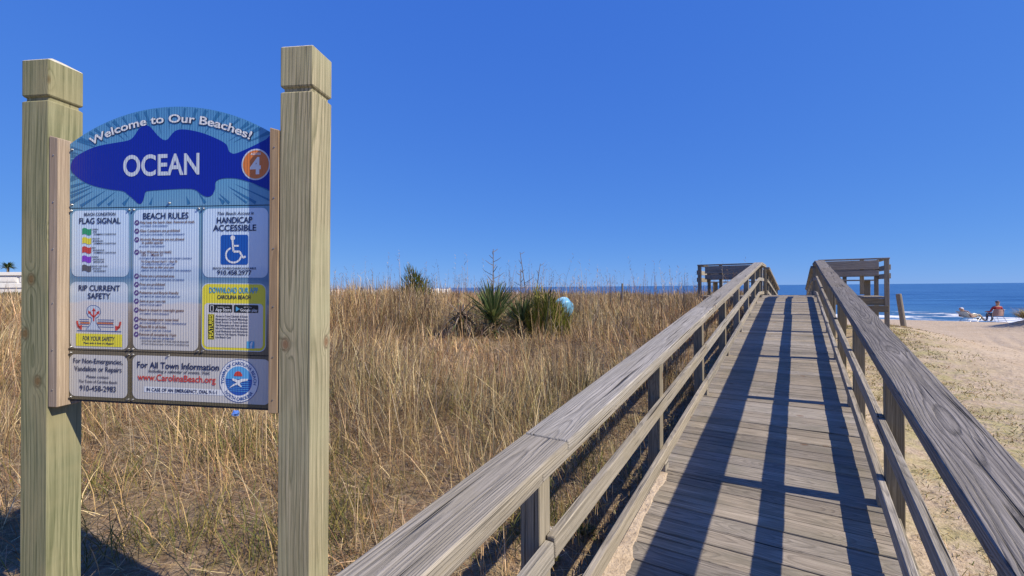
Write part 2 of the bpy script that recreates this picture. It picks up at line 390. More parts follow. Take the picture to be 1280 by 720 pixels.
for sn, s in side.items():
    py = [s['y0'] + s['sp'] * k for k in range(-1, 9)]; py = [v for v in py if v < 15.1]
    py = [v for v in py if v < 14.6] + [15.36, 17.28, 19.0, 20.8, 22.6, 24.4, 26.2, 28.0]
    pxm = (s['p0'] + s['p1']) / 2
    for v in py:
        g = gz(pxm, v) - .25; lean = random.uniform(-.006, .006)
        beam('post', (pxm, v, g), (pxm + lean, v + random.uniform(-.008, .008), rz_(v) - .0775), .089, .089, M['post'], BW, up=(0, 1, 0))
        if v < 14.8 or v > 17.2:
            xb = (s['k0'] + s['k1']) / 2
            if v + .05 < 29 : beam('kick_block', (xb, v - .045, deck(v - .045) + .036), (xb, v + .045, deck(v + .045) + .036), .036, .07, M['trim'], BW, bev=.003)
    def run(name, ys, x, dz, wd, th, mat, jx=0.0, jz=0.0):
        for a, c in zip(ys[:-1], ys[1:]):
            if a == 15.36: continue
            bx_ = random.uniform(-jx, jx); e = random.uniform(-jz, jz)
            beam(name, (x + bx_, a + .0015, deck(a) + dz + e), (x + bx_ + random.uniform(-jx, jx) * .6, c - .0015, deck(c) + dz + e + random.uniform(-jz, jz)), wd, th, mat, BW)
    xs = (s['ri'] + s['ro']) / 2
    bk = [v for v in py if v < 13]; bk = ([-1.9] + bk[2::2]) if sn == 'L' else ([-1.9] + bk[1::2])
    bk = [v for v in bk if v < 12.6] + [CREST0, 15.36, 17.28, CREST1 + .6, 20.8, 24.4, 28.0]
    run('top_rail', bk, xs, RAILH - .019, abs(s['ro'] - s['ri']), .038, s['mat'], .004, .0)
    bu = [-1.9, 1.4 if sn == 'L' else .75] + [v + .9 for v in bk[2:] if v < 11] + [CREST0, 15.36, 17.28, CREST1 + .6, 20.8, 24.4, 28.0]
    run('under_rail', bu, xs + (.002 if sn == 'L' else -.002), RAILH - .0580, .172, .0375, M['trim'] if sn == 'L' else s['mat'], .004, .0)
    xk = (s['k0'] + s['k1']) / 2
    run('mid_rail', bk, xk, .494, .038, .089, M['trim'] if sn == 'R' else M['rail_l'], .002, .012)
    run('kick_board', bk, xk, .115, .038, .088, M['trim'], .002, .003)
    # side face board under the cap, on the right railing
    for xq in (s['p0'] * .98, ):
        pass
    run('stringer', [-1.4, 3, 8, CREST0, 15.36, 17.28, CREST1 + .4, 23, 29.4], pxm, -.135, .040, .185, M['post'])
run_y = [-1.2, 4, 9, CREST0, CREST1, 23, 29]
for a, c in zip(run_y[:-1], run_y[1:]):
    beam('stringer', (-.2, a, deck(a) - .14), (-.2, c, deck(c) - .14), .04, .185, M['post'], BW)
# lookout bays either side of the crest
DZ = deck(16)
for xo, xi, sg in ((2.02, .49, 1), (-2.6, -.89, -1)):
    ya, yb = 15.4, 17.25; top = DZ + 1.03 if sg > 0 else DZ + 1.0
    for (px, py_) in ((xo, ya), (xo, yb), ((xo + xi) / 2 + .25 * sg, ya), ((xo + xi) / 2, yb)):
        g = gz(px, py_) - .2
        if py_ == ya and px != xo:
            beam('bay_post', (px, py_ + .07, DZ + .06), (px, py_ + .07, top - .042), .089, .089, M['post'], BW, up=(0, 1, 0))
        else:
            beam('bay_post', (px, py_, g), (px, py_, top - .042), .1, .1, M['post'], BW, up=(0, 1, 0))
    for py_ in (ya, yb):
        beam('bay_top_rail', (xi + .03 * sg, py_, top - .02), (xo + .06 * sg, py_, top - .02), .15, .038, M['trim'], BW)
        dx = .17 * sg if py_ == ya else .06 * sg
        o_ = -.07 if py_ == ya else -.07
        beam('back_board', (xi + .05 * sg, py_ + o_, top - .175), (xo - dx, py_ + o_, top - .175), .036, .235, M['trim'], BW)
        beam('back_board', (xi + .05 * sg, py_ + o_, top - .40), (xo - dx, py_ + o_, top - .40), .036, .14, M['trim'], BW)
        beam('rim_joist', (xi, py_, DZ - .135), (xo + .05 * sg, py_, DZ - .135), .04, .185, M['post'], BW)
    for dz_, hh_ in ((.02, .038), (.25, .14), (.48, .14)):
        if dz_ > .1:
            beam('side_board', (xo + .069 * sg, ya, top - dz_), (xo + .069 * sg, yb, top - dz_), .036, hh_, M['trim'], BW)
        else:
            beam('bay_top_rail', (xo, ya + .078, top - dz_ + .0), (xo, yb - .078, top - dz_), .15, hh_, M['trim'], BW)
    beam('bench_seat', (xi + .1 * sg, yb - .35, DZ + .45), (xo - .1 * sg, yb - .35, DZ + .45), .30, .038, M['trim'], BW)
    for px in (xi + .25 * sg, xo - .25 * sg):
        beam('bench_leg', (px, yb - .35, DZ + .0), (px, yb - .35, DZ + .43), .14, .089, M['post'], BW, up=(0, 1, 0))
    beam('support_block', (xo - .42 * sg, ya - .02, DZ - .32), (xo + .03 * sg, ya - .02, DZ - .32), .14, .17, M['post'], BW)
# drift of sand blown against the left kick board
V = []; Fq = []; nu, nv = 60, 8
for i in range(nu):
    yy = 1.35 + i * .034
    wdt = .008 + .12 * max(0, float(fbm(np.array([yy * 4.3]), np.array([2.0]), 77)[0]) + .22) * math.sin(math.pi * i / (nu - 1)) ** .5
    for j in range(nv):
        u = j / (nv - 1); x = -.838 + u * (wdt + .033 + .03 * float(vnoise(np.array([yy * 9]), np.array([7.0]), 3)[0]))
        hgt = .026 * (1 - u) ** 1.3 * (wdt / .12) ** .6 + .003 * float(vnoise(np.array([yy * 40]), np.array([x * 60.]), 5)[0])
        V.append((x, yy, deck(yy) + (hgt if u < .999 else -.006)))
for i in range(nu - 1):
    for j in range(nv - 1):
        a = i * nv + j; Fq.append((a, a + 1, a + nv + 1, a + nv))
tag(mk('sand_drift', mesh_py('sand_drift', V, Fq, True), None, None, M['sand']), 'thin drift of pale sand blown against the kick board', 'sand', kind='stuff')

# ------------------------------------------------------------------ welcome sign
SGM = T(-2.2383, .8597, 0) @ Matrix.Rotation(R_(24.248), 4, 'Z') @ Matrix.Rotation(R_(1.0), 4, 'Y') @ Matrix.Rotation(0, 4, 'X')
# local frame: x right along the sign, y away from the viewer, z up
SG = mk('welcome_sign', None, None, SGM)
tag(SG, 'tall timber-post beach rules sign with blue arched panel and fish', 'sign')
def sq_loft(rings):
    V = []; Fq = []
    for (x0, x1, y0, y1, z) in rings:
        V += [(x0, y0, z), (x1, y0, z), (x1, y1, z), (x0, y1, z)]
    for i in range(len(rings) - 1):
        for k in range(4):
            Fq.append((i * 4 + k, i * 4 + (k + 1) % 4, i * 4 + 4 + (k + 1) % 4, i * 4 + 4 + k))
    Fq.append((3, 2, 1, 0)); n = len(rings) * 4; Fq.append((n - 4, n - 3, n - 2, n - 1))
    return V, Fq
def oct_ring(x0, x1, y0, y1, z, c):
    return [(x0 + c, y0, z), (x1 - c, y0, z), (x1, y0 + c, z), (x1, y1 - c, z), (x1 - c, y1, z), (x0 + c, y1, z), (x0, y1 - c, z), (x0, y0 + c, z)]
def sign_post(x0, x1, ztop, zg, mat, label):
    y0, y1 = -.045, .095; V = []; Fq = []
    def R(i, z, c=.004): return oct_ring(x0 + i, x1 - i, y0 + i, y1 - i, z, c)
    rings = [R(0, -.6), R(0, zg - .014), R(.004, zg - .010), R(.010, zg - .006), R(.010, zg + .006), R(.003, zg + .011), R(0, zg + .016), R(0, ztop - .030), R(.004, ztop - .026), R(.05, ztop, .002)]
    for r in rings: V += r
    for i in range(len(rings) - 1):
        for k in range(8): Fq.append((i * 8 + k, i * 8 + (k + 1) % 8, i * 8 + 8 + (k + 1) % 8, i * 8 + 8 + k))
    n = len(rings) * 8; Fq.append(tuple(range(n - 8, n)))
    cx, cy = (x0 + x1) / 2, .025
    V = [(a - cx, b - cy, c) for a, b, c in V]
    me = mesh_py('post', V, Fq); me.materials.append(mat); me.materials.append(M['endgrain'])
    for p in me.polygons:
        if p.center.z > ztop - .028: p.material_index = 1
    o = mk('post', me, SG, SGM @ T(cx, cy, 0)); o['label'] = label
sign_post(-.705, -.568, 2.69, 2.496, M['green'], 'greenish treated square timber post')
sign_post(.502, .641, 2.672, 2.476, M['beige'], 'tan treated square timber post')
def batten(x0, x1, z0, z1, label):
    V = [(x0, -.045, z0), (x1, -.045, z0), (x1, .05, z0), (x0, .05, z0), (x0, -.045, z1 - .0), (x1, -.045, z1 - .012), (x1, .05, z1 - .012), (x0, .05, z1)]
    cx = (x0 + x1) / 2; V = [(a - cx, b, c - z0) for a, b, c in V]
    Fq = [(3, 2, 1, 0), (4, 5, 6, 7), (0, 1, 5, 4), (1, 2, 6, 5), (2, 3, 7, 6), (3, 0, 4, 7)]
    me = mesh_py('batten', V, Fq); bm = bmesh.new(); bm.from_mesh(me); bmesh.ops.bevel(bm, geom=list(bm.edges), offset=.003, segments=1, affect='EDGES'); bm.to_mesh(me); bm.free()
    o = mk('batten', me, SG, SGM @ T(cx, 0, z0), M['batten']); o['label'] = label
    return o
bL = batten(-.565, -.519, 1.175, 2.335, 'tan wooden batten with grey front edge'); bR = batten(.458, .4995, 1.195, 2.33, 'tan wooden batten beside the tan post')
def flat(pts, n_, thick=0.0):
    """polygon in the sign plane (u, v) at n_ metres in front of the panel face"""
    V = [(u, -n_, v) for u, v in pts]; k = len(V); return V, [tuple(range(k))]
def rrect(u0, v0, u1, v1, r, n=6):
    P = []
    for cx, cy, a0 in ((u1 - r, v1 - r, 0), (u0 + r, v1 - r, 90), (u0 + r, v0 + r, 180), (u1 - r, v0 + r, 270)):
        for i in range(n + 1):
            a = R_(a0 + 90 * i / n); P.append((cx + r * math.cos(a), cy + r * math.sin(a)))
    return P
def circ(cx, cy, r, n=36): return [(cx + r * math.cos(2 * math.pi * i / n), cy + r * math.sin(2 * math.pi * i / n)) for i in range(n)]
from mathutils.geometry import tessellate_polygon
def tri_poly(pts):
    P = [Vector((u, v, 0)) for u, v in pts]; out = []
    for a, b, c in tessellate_polygon([P]):
        cr = (P[b] - P[a]).cross(P[c] - P[a]).z
        if abs(cr) > 1e-12: out.append((a, b, c) if cr > 0 else (a, c, b))
    return [(u, 0, v) for u, v in pts], out
class Print:
    """printed ink on one layer: shapes joined in one part (or each its own), every line of lettering its own part"""
    def __init__(s, n_): s.V = []; s.F = []; s.n_ = n_; s.lines = []; s.pieces = []
    def poly(s, pts):
        V, F = tri_poly(pts); b0 = len(s.V)
        s.pieces.append(([(a, -s.n_, c) for a, _, c in V], F))
        s.V += [(a, -s.n_, c) for a, _, c in V]; s.F += [tuple(b0 + i for i in f) for f in F]; return s
    def rect(s, u0, v0, u1, v1): return s.poly([(u0, v0), (u1, v0), (u1, v1), (u0, v1)])
    def line(s, pts, wd):
        for (a, b), (c, d) in zip(pts[:-1], pts[1:]):
            L = math.hypot(c - a, d - b) or 1; nx_, ny_ = -(d - b) / L * wd / 2, (c - a) / L * wd / 2
            s.poly([(a + nx_, b + ny_), (a - nx_, b - ny_), (c - nx_, d - ny_), (c + nx_, d + ny_)])
        return s
    def mesh(s, V, F): s.lines.append(([(u, -s.n_, v) for u, v in V], F))
    def build(s, name, mat, parent, label=None, split=False, stuff=False):
        for V, F in s.lines: mk('lettering', mesh_py('lettering', V, F), parent, SGM, mat)
        o = None
        if split:
            for V, F in s.pieces: o = mk(name, mesh_py(name, V, F), parent, SGM, mat)
        elif s.V: o = mk(name, mesh_py(name, s.V, s.F), parent, SGM, mat)
        if o and label: o['label'] = label
        if o and stuff: o['kind'] = 'stuff'
        return o
TXT = []
def text(pr, s, u, v, cap, width=None, align='C', bold=.0, shear=0, rot=0, arc=None, serif=False):
    """queue lettering: cap = capital height, width = fitted total width; v is the baseline"""
    cu = bpy.data.curves.new('t', 'FONT'); cu.body = s; cu.size = 1.0; cu.resolution_u = 6 if cap > .03 else (3 if cap > .015 else 2); cu.offset = bold; cu.shear = shear
    cu.fill_mode = 'FRONT' if hasattr(cu, 'fill_mode') else cu.fill_mode
    ob = bpy.data.objects.new('t', cu); COL.objects.link(ob)
    TXT.append((pr, ob, u, v, cap, width, align, rot, arc))
def flush_text():
    bpy.context.view_layer.update(); dg = bpy.context.evaluated_depsgraph_get()
    for pr, ob, u, v, cap, width, align, rot, arc in TXT:
        me = bpy.data.meshes.new_from_object(ob.evaluated_get(dg))
        if len(me.vertices):
            co_ = np.empty(len(me.vertices) * 3, np.float32); me.vertices.foreach_get('co', co_); co_ = co_.reshape(-1, 3)
            x = co_[:, 0]; yv = co_[:, 1]; x0, x1 = x.min(), x.max(); sc = cap / .72
            kx = (width / (x1 - x0)) if width else sc
            X = (x - x0) * kx; Wd = (x1 - x0) * kx; Yv = yv * sc
            X = X - (Wd / 2 if align == 'C' else (Wd if align == 'R' else 0))
            if arc:
                cu_, cv_, Rr, inward = arc
                th = X / Rr
                if inward: U = cu_ + (Rr - Yv) * np.sin(th); Vv = cv_ - (Rr - Yv) * np.cos(th)
                else: U = cu_ + (Rr + Yv) * np.sin(th + rot); Vv = cv_ + (Rr + Yv) * np.cos(th + rot)
            else:
                c_, s_ = math.cos(rot), math.sin(rot)
                U = u + X * c_ - Yv * s_; Vv = v + X * s_ + Yv * c_
            pr.mesh(list(zip(U.tolist(), Vv.tolist())), [tuple(p.vertices) for p in me.polygons])
        cu = ob.data; bpy.data.objects.remove(ob); bpy.data.curves.remove(cu); bpy.data.meshes.remove(me)
    TXT.clear()
def lay(p0, p1, u0, v1, u1, v0):
    """layout grid of one sheet: grid corner p0..p1 spread over the sheet's own u, v box"""
    def f(x, y): return (u0 + (x - p0[0]) / (p1[0] - p0[0]) * (u1 - u0), v1 + (y - p0[1]) / (p1[1] - p0[1]) * (v0 - v1))
    return f
def ink(name, c, rough=.35): 
    m, t, b = newmat(name); N = NB(t)
    b.inputs['Base Color'].default_value = (*c, 1); b.inputs['Roughness'].default_value = rough; b.inputs['Specular IOR Level'].default_value = .4
    sheet_bump(N, b); return m
def sheet_bump(N, b):
    tc = N.n('ShaderNodeTexCoord'); wv = N.n('ShaderNodeTexWave'); wv.bands_direction = 'X'
    wv.inputs['Scale'].default_value = 26; wv.inputs['Distortion'].default_value = .4
    N.put(wv.inputs['Vector'], tc.outputs['Object'])
    n = N.noise(tc.outputs['Object'], 9, 2)
    bp = N.n('ShaderNodeBump'); bp.inputs['Strength'].default_value = .16; bp.inputs['Distance'].default_value = .004
    N.put(bp.inputs['Height'], N.math('MULTIPLY_ADD', n, 1.2, wv.outputs['Fac'])); N.t.links.new(bp.outputs[0], b.inputs['Normal'])
# printed beach picture: pale sky, darker sea band, sand (its print, by height on the sheet)
m, t, b = newmat('printed_beach_scene'); N = NB(t); tc = N.n('ShaderNodeTexCoord'); sp = N.n('ShaderNodeSeparateXYZ'); t.links.new(tc.outputs['Object'], sp.inputs[0])
n = N.noise(N.xyz(N.math('MULTIPLY', sp.outputs[0], 6.0), 0.0, N.math('MULTIPLY', sp.outputs[2], 30.0)), 1, 4)
n2 = N.noise(tc.outputs['Object'], 160, 3, .7)
zz = N.math('MULTIPLY_ADD', n, .05, N.math('SUBTRACT', sp.outputs[2], .025))
zf = N.maprange(zz, 1.2, 2.45, 0, 1)
c = N.ramp(zf, [(0.0, (.13, .115, .075)), (.20, (.17, .145, .105)), (.30, (.30, .26, .22)), (.335, (.36, .36, .36)), (.345, (.14, .26, .36)), (.385, (.30, .42, .50)), (.42, (.10, .22, .38)), (.455, (.14, .26, .44)), (.465, (.20, .31, .43)), (.62, (.16, .33, .50)), (.75, (.115, .32, .54)), (1.0, (.075, .25, .50))])
c = N.mix(N.math('MULTIPLY', N.ramp(zf, [(.1, 1.0), (.3, 0.0)]), N.ramp(n2, [(.45, 0.0), (.6, .6)])), c, (.045, .05, .03))
t.links.new(c, b.inputs['Base Color']); b.inputs['Roughness'].default_value = .3; b.inputs['Specular IOR Level'].default_value = .4; sheet_bump(N, b)
M['scene'] = m
# tinted notice field printed over the scene
def tint(name, k):
    m, t, b = newmat(name); N = NB(t); tc = N.n('ShaderNodeTexCoord'); sp = N.n('ShaderNodeSeparateXYZ'); t.links.new(tc.outputs['Object'], sp.inputs[0])
    n = N.noise(N.xyz(N.math('MULTIPLY', sp.outputs[0], 6.0), 0.0, N.math('MULTIPLY', sp.outputs[2], 30.0)), 1, 4)
    zf = N.maprange(N.math('MULTIPLY_ADD', n, .05, N.math('SUBTRACT', sp.outputs[2], .025)), 1.2, 2.45, 0, 1)
    c = N.ramp(zf, [(0.0, (.40, .40, .39)), (.2, (.44, .44, .43)), (.335, (.47, .47, .48)), (.345, (.38, .46, .55)), (.385, (.46, .53, .60)), (.42, (.34, .44, .56)), (.455, (.37, .47, .60)), (.47, (.44, .53, .64)), (.62, (.43, .56, .71))]); c = N.mix(1.0, c, (k, k, k), 'MULTIPLY')
    t.links.new(c, b.inputs['Base Color']); b.inputs['Roughness'].default_value = .3; sheet_bump(N, b); return m
M['notice'] = tint('printed_notice_field', 1.28)
I = {k: ink('ink_' + k, v) for k, v in dict(navy=(.015, .03, .10), fish=(.005, .018, .33), white=(.70, .74, .78), pale=(.50, .58, .68), ray=(.035, .16, .36), raylight=(.20, .42, .60), orange=(.62, .19, .04), purple=(.10, .05, .22), red=(.55, .06, .05), yellow=(.72, .66, .05), yellowpale=(.78, .74, .22), green=(.03, .33, .15), violet=(.22, .05, .55), grey=(.10, .10, .12), black=(.012, .014, .018), blue=(.01, .09, .42), cyan=(.08, .36, .62), brown=(.16, .09, .10), midblue=(.03, .10, .33), sealblue=(.02, .10, .45), sealsky=(.10, .38, .72), oceanpale=(.52, .60, .70)).items()}
# backing board and sheets
UL, UR, VB = -.5185, .4575, 1.200
def arch_v(u): 
    Rr = ((.488) ** 2 + .14 ** 2) / (2 * .14); return 2.45 - Rr + math.sqrt(Rr * Rr - (u + .03) ** 2)
def sheet(name, outline, y0, y1, mat, label=None):
    k = len(outline); V = [(u, y0, v) for u, v in outline] + [(u, y1, v) for u, v in outline]
    Fq = [tuple(range(k)), tuple(range(2 * k - 1, k - 1, -1))] + [(i, k + i, k + (i + 1) % k, (i + 1) % k) for i in range(k)]
    me = mesh_py(name, V, Fq); bm = bmesh.new(); bm.from_mesh(me); bmesh.ops.recalc_face_normals(bm, faces=bm.faces); bm.to_mesh(me); bm.free()
    o = mk(name, me, SG, SGM, mat)
    if label: o['label'] = label
    return o
us = np.linspace(UR, UL, 33)
sheet('backing_board', [(UL, VB - .008), (UR, VB - .008)] + [(u, arch_v(u) - .004) for u in us], .007, .024, M['rubber'], 'dark backing board edge')
g = .0018
arch = sheet('panel', [(UL, 2.031 + g), (UR, 2.031 + g)] + [(float(u), arch_v(u)) for u in us], 0.0, .006, M['scene'], 'blue arched top panel with fish and welcome lettering')
def pan(u0, v0, u1, v1, label): return sheet('panel', [(u0 + g, v0 + g), (u1 - g, v0 + g), (u1 - g, v1 - g), (u0 + g, v1 - g)], 0.0, .006, M['scene'], label)
pA = pan(UL, 1.416, -.211, 2.031, 'panel of flag signals and rip current safety'); pB = pan(-.211, 1.416, .119, 2.031, 'panel of beach rules'); pC = pan(.119, 1.416, UR, 2.031, 'panel with wheelchair symbol and yellow app notice')
pD = pan(UL, VB, -.211, 1.416, 'panel with phone number for repairs'); pE = pan(-.211, VB, UR, 1.416, 'panel with town information and round seal')
# --- arched panel print
ray = Print(.0006); fx, fy = -.03, 2.205
for k in range(64):
    a = 2 * math.pi * (k + random.uniform(-.25, .25)) / 64; c_, s_ = math.cos(a), math.sin(a); wd = random.uniform(.004, .009)
    e0 = random.uniform(.92, 1.2); p0 = (fx + c_ * .40 * e0, fy + s_ * .135 * e0)
    dl = math.hypot(c_, s_ * .55); dx_, dz_ = c_ / dl, s_ * .55 / dl
    def inside(t):
        u, v = p0[0] + dx_ * t, p0[1] + dz_ * t
        return UL + .004 < u < UR - .004 and 2.04 < v < arch_v(max(min(u, UR), UL)) - .004
    if not inside(0): continue
    t = 0
    while inside(t + .004) and t < .3: t += .004
    if t < .03: continue
    p1 = (p0[0] + dx_ * t, p0[1] + dz_ * t)
    ray.poly([p0, (p1[0] - dz_ * wd, p1[1] + dx_ * wd), (p1[0] + dz_ * wd, p1[1] - dx_ * wd)])
ray.build('ray_print', I['ray'], arch, stuff=True)
FISH = [(-.51, 2.228), (-.487, 2.254), (-.433, 2.28), (-.37, 2.298), (-.29, 2.308), (-.228, 2.316), (-.202, 2.331), (-.18, 2.36), (-.158, 2.375), (-.136, 2.376), (-.115, 2.362), (-.089, 2.334), (-.063, 2.314), (-.041, 2.313), (-.02, 2.335), (.001, 2.35), (.031, 2.353), (.074, 2.347), (.124, 2.334), (.174, 2.315), (.216, 2.295), (.237, 2.278), (.245, 2.255), (.27, 2.244), (.315, 2.258), (.363, 2.277), (.411, 2.298), (.4545, 2.314), (.4545, 2.095), (.417, 2.097), (.381, 2.11), (.34, 2.126), (.283, 2.142), (.233, 2.145), (.2, 2.14), (.184, 2.126), (.182, 2.099), (.168, 2.075), (.143, 2.07), (.117, 2.082), (.088, 2.101), (.033, 2.105), (-.053, 2.103), (-.122, 2.1), (-.143, 2.095), (-.15, 2.072), (-.161, 2.049), (-.178, 2.047), (-.2, 2.065), (-.227, 2.085), (-.253, 2.101), (-.315, 2.109), (-.387, 2.124), (-.441, 2.143), (-.487, 2.172), (-.51, 2.196)]
def smooth_closed(P, n=3):
    out = []; k = len(P)
    for i in range(k):
        p0, p1, p2, p3 = P[i - 1], P[i], P[(i + 1) % k], P[(i + 2) % k]
        for j in range(n):
            t = j / n
            out.append(tuple(.5 * (2 * p1[a] + (p2[a] - p0[a]) * t + (2 * p0[a] - 5 * p1[a] + 4 * p2[a] - p3[a]) * t * t + (3 * p1[a] - p0[a] - 3 * p2[a] + p3[a]) * t ** 3) for a in (0, 1)))
    res = []
    for u, v in out:
        q = (min(u, .4555), v)
        if not res or math.hypot(q[0] - res[-1][0], q[1] - res[-1][1]) > .003: res.append(q)
    return res
Print(.0012).poly(smooth_closed(FISH)).build('fish_print', I['fish'], arch, 'dark blue fish silhouette')
w1 = Print(.0024); sh1 = Print(.0017)
# slab-serif welcome line: plain letters with square serifs added to their stems
AC, AR = (-.035, 1.512), .872
text(w1, 'Welcome to Our Beaches!', 0, 0, .034, .772, bold=.02, arc=(AC[0], AC[1], AR, False)); text(sh1, 'Welcome to Our Beaches!', 0, 0, .035, .778, bold=.042, arc=(AC[0] + .002, AC[1] - .002, AR, False))
w0 = Print(.0024); text(w0, 'OCEAN', -.07, 2.165, .089, .362, bold=.022)
Print(.0018).poly(circ(.367, 2.197, .064)).build('badge_rim', I['pale'], arch)
Print(.0022).poly(circ(.367, 2.197, .058)).build('badge_print', I['orange'], arch, 'orange round number badge')
w4 = Print(.0030); text(w4, '4', .366, 2.160, .066, .048, bold=.04); text(w4, 'ACCESS', .367, 2.236, .0085, .045, bold=.03)
# --- flag signals / rip current
def field(par, u0, v1, u1, v0, r=.028, mat='notice', n_=.0008): return Print(n_).poly(rrect(u0, v0, u1, v1, r)).build('notice_field', M[mat] if mat in M else I[mat], par)
field(pA, -.506, 2.020, -.223, 1.735)
nvA = Print(.0024)
text(nvA, 'BEACH CONDITION', -.365, 1.997, .0135, .155, bold=.02); text(nvA, 'FLAG SIGNAL', -.365, 1.963, .0255, .205, bold=.018)
for i, (ck, t1, t2, t3) in enumerate((('green', 'GREEN', 'SAFE', 'SWIMMING CONDITIONS'), ('yellow', 'YELLOW', 'MODERATE', 'SWIMMING CONDITIONS'), ('red', 'RED', 'HAZARDOUS', 'SWIMMING CONDITIONS'), ('violet', 'PURPLE', 'HAZARDOUS', 'MARINE LIFE'), ('grey', 'BLACK / NO FLAG', 'NO DUTY', 'OR ADVISORY'))):
    v = 1.929 - i * .0396; us_ = [-.452 + .045 * k / 8 for k in range(9)]
    wv = lambda k: .0035 * math.sin(k * .8)
    Print(.0018).poly([(u, v - .013 + wv(k)) for k, u in enumerate(us_)] + [(u, v + .013 + wv(k)) for k, u in list(enumerate(us_))[::-1]]).build('flag_print', I[ck], pA, ck + ' signal flag')
    for j, s_ in enumerate((t1, t2, t3)): text(nvA, s_, -.402 + (.0 if j == 0 else .004 * j), v + .006 - j * .0105, .0068, align='L', bold=.02)
field(pA, -.512, 1.712, -.225, 1.424)
LA = lay((88, 352), (160, 437), -.512, 1.712, -.225, 1.424)
text(nvA, 'RIP CURRENT', -.366, 1.674, .0245, .205, bold=.018); text(nvA, 'SAFETY', -.366, 1.640, .0245, .112, bold=.018)
rip = Print(.0017); cx0 = LA(118, 0)[0]
vz = lambda y: LA(0, y)[1]
rip_o = [(108, 413), (112, 409), (115, 403), (115.5, 398), (111, 396), (109, 391), (110, 385), (114, 382), (120, 382), (125, 385), (126.5, 391), (124, 396), (120.5, 398), (121, 404), (124, 410), (127, 413)]
nvA2 = [LA(*p) for p in rip_o]
Print(.0016).poly(nvA2).build('current_print', I['pale'], pA)
rip.line(nvA2, .0025)
for y_ in (400, 402.5, 406, 409): rip.line([LA(100, y_), LA(112, y_)], .0022); rip.line([LA(123, y_), LA(143, y_)], .0022)
rip.line([LA(97, 414.5), LA(152, 414.5)], .003); rip.build('diagram_lines', I['midblue'], pA, stuff=True)
rr = Print(.0022)
for pts in ([(118, 402), (118, 388)], [(118, 397), (112.5, 391)], [(118, 397), (123.5, 391)]): rr.line([LA(*p) for p in pts], .0065)
for a_, b_, c_ in (((115.5, 389), (118, 385), (120.5, 389)), ((111, 393), (111, 388.5), (115, 390.5)), ((125, 393), (125, 388.5), (121, 390.5)), ((97, 409), (103, 414), (103.5, 407)), ((151, 409), (145, 414), (144.5, 407))): rr.poly([LA(*a_), LA(*b_), LA(*c_)])
rr.line([LA(*p) for p in ((97, 402), (97.5, 406), (100.5, 411))], .009); rr.line([LA(*p) for p in ((151, 402), (150.5, 406), (147.5, 411))], .009)
text(rr, 'ESCAPE', *LA(139, 391), .008, .04, bold=.04)
for y_ in (393.5, 396, 398): text(rr, 'ESCAPE OUT OF THE CURRENT', *LA(139, y_), .0045, .07, bold=.02)
rr.build('arrow_print', I['red'], pA, 'red current arrows', stuff=True)
oy = Print(.0017)
for y_ in (403.8, 405): oy.line([LA(101, y_), LA(113, y_)], .0028); oy.line([LA(122, y_), LA(142, y_)], .0028)
oy.build('diagram_sand', I['orange'], pA, stuff=True)
u0_, v1_ = LA(95.5, 418); u1_, v0_ = LA(153, 434)
Print(.0018).rect(u0_, v0_, u1_, v1_).build('caution_strip', I['yellow'], pA, 'yellow safety strip')
text(nvA, 'FOR YOUR SAFETY', (u0_ + u1_) / 2, v0_ + .025, .0185, .16, bold=.018, shear=.15); text(nvA, 'Please swim in front of a lifeguard', (u0_ + u1_) / 2, v0_ + .010, .0085, .15, bold=.02, shear=.15)
# --- rules
field(pB, -.200, 2.020, .109, 1.427)
nvB = Print(.0024); blB = Print(.0024); brB = Print(.0024); icB = Print(.0016); icW = Print(.0022)
text(nvB, 'BEACH RULES', -.046, 1.980, .0265, .215, bold=.018)
rows = [(278.7, 'Help keep the beach clean. Remove all trash.', 'NO LITTERING  TOWN ORDINANCE', .26, .13), (289.4, 'Glass Containers are prohibited', 'NO GLASS CONTAINERS  TOWN ORDINANCE', .19, .21), (300.2, 'Alcoholic Beverages are not allowed', None, .21, .0), (316, 'Dogs Welcome (on leash)', None, .15, 0), (346.3, 'Dunes are a protected area', 'KEEP OFF DUNES  NO WALKING OR DRIVING', .165, .21), (356.9, 'Fires are prohibited', 'NO FIRES  TOWN ORDINANCE', .12, .115), (367.4, 'Pedestrian and Bicycle friendly', 'NO MOTOR VEHICLES ON BEACH', .185, .19), (378, 'Swim at your own risk', 'KNOW YOUR LIMITS', .125, .105), (389.2, 'Beach is closed to overnight guests', 'NO CAMPING  TOWN ORDINANCE', .21, .14), (401, 'Please manage your noise level', 'BE CONSIDERATE  TOWN ORDINANCE', .185, .22), (410.3, 'Please fill in all holes.', 'FOR SAFETY AND SEA TURTLES', .13, .15), (420, 'Remove all canopies by 11pm', 'OVERNIGHT ITEMS WILL BE REMOVED', .175, .165)]
LB = lay((168, 262), (249, 439), -.200, 2.021, .109, 1.427)
for (yp, a1, a2, w1_, w2_) in rows:
    v = LB(0, yp)[1]
    icB.poly(circ(-.184, v, .0115, 18)); icW.poly(circ(-.184 + .002, v + .001, .0042, 6)); icW.line([(-.190, v - .005), (-.181, v + .006)], .003)
    text(brB, a1, -.168, v - .004, .0115, w1_, 'L', bold=.02)
    if a2: text(blB, a2, -.166, v - .0175, .0058, w2_, 'L', bold=.03)
text(brB, 'in public spaces', -.158, LB(0, 305.5)[1], .0115, .10, 'L', bold=.02); text(blB, 'NO ALCOHOL  TOWN ORDINANCE', -.17, LB(0, 309.5)[1], .0058, .12, 'L', bold=.03)
text(brB, 'Oct 1 - March 31', -.16, LB(0, 321)[1], .0115, .10, 'L', bold=.02)
text(blB, 'DOGS MUST BE ON A LEASH AND UNDER CONTROL', -.17, LB(0, 324.6)[1], .0058, .25, 'L', bold=.03)
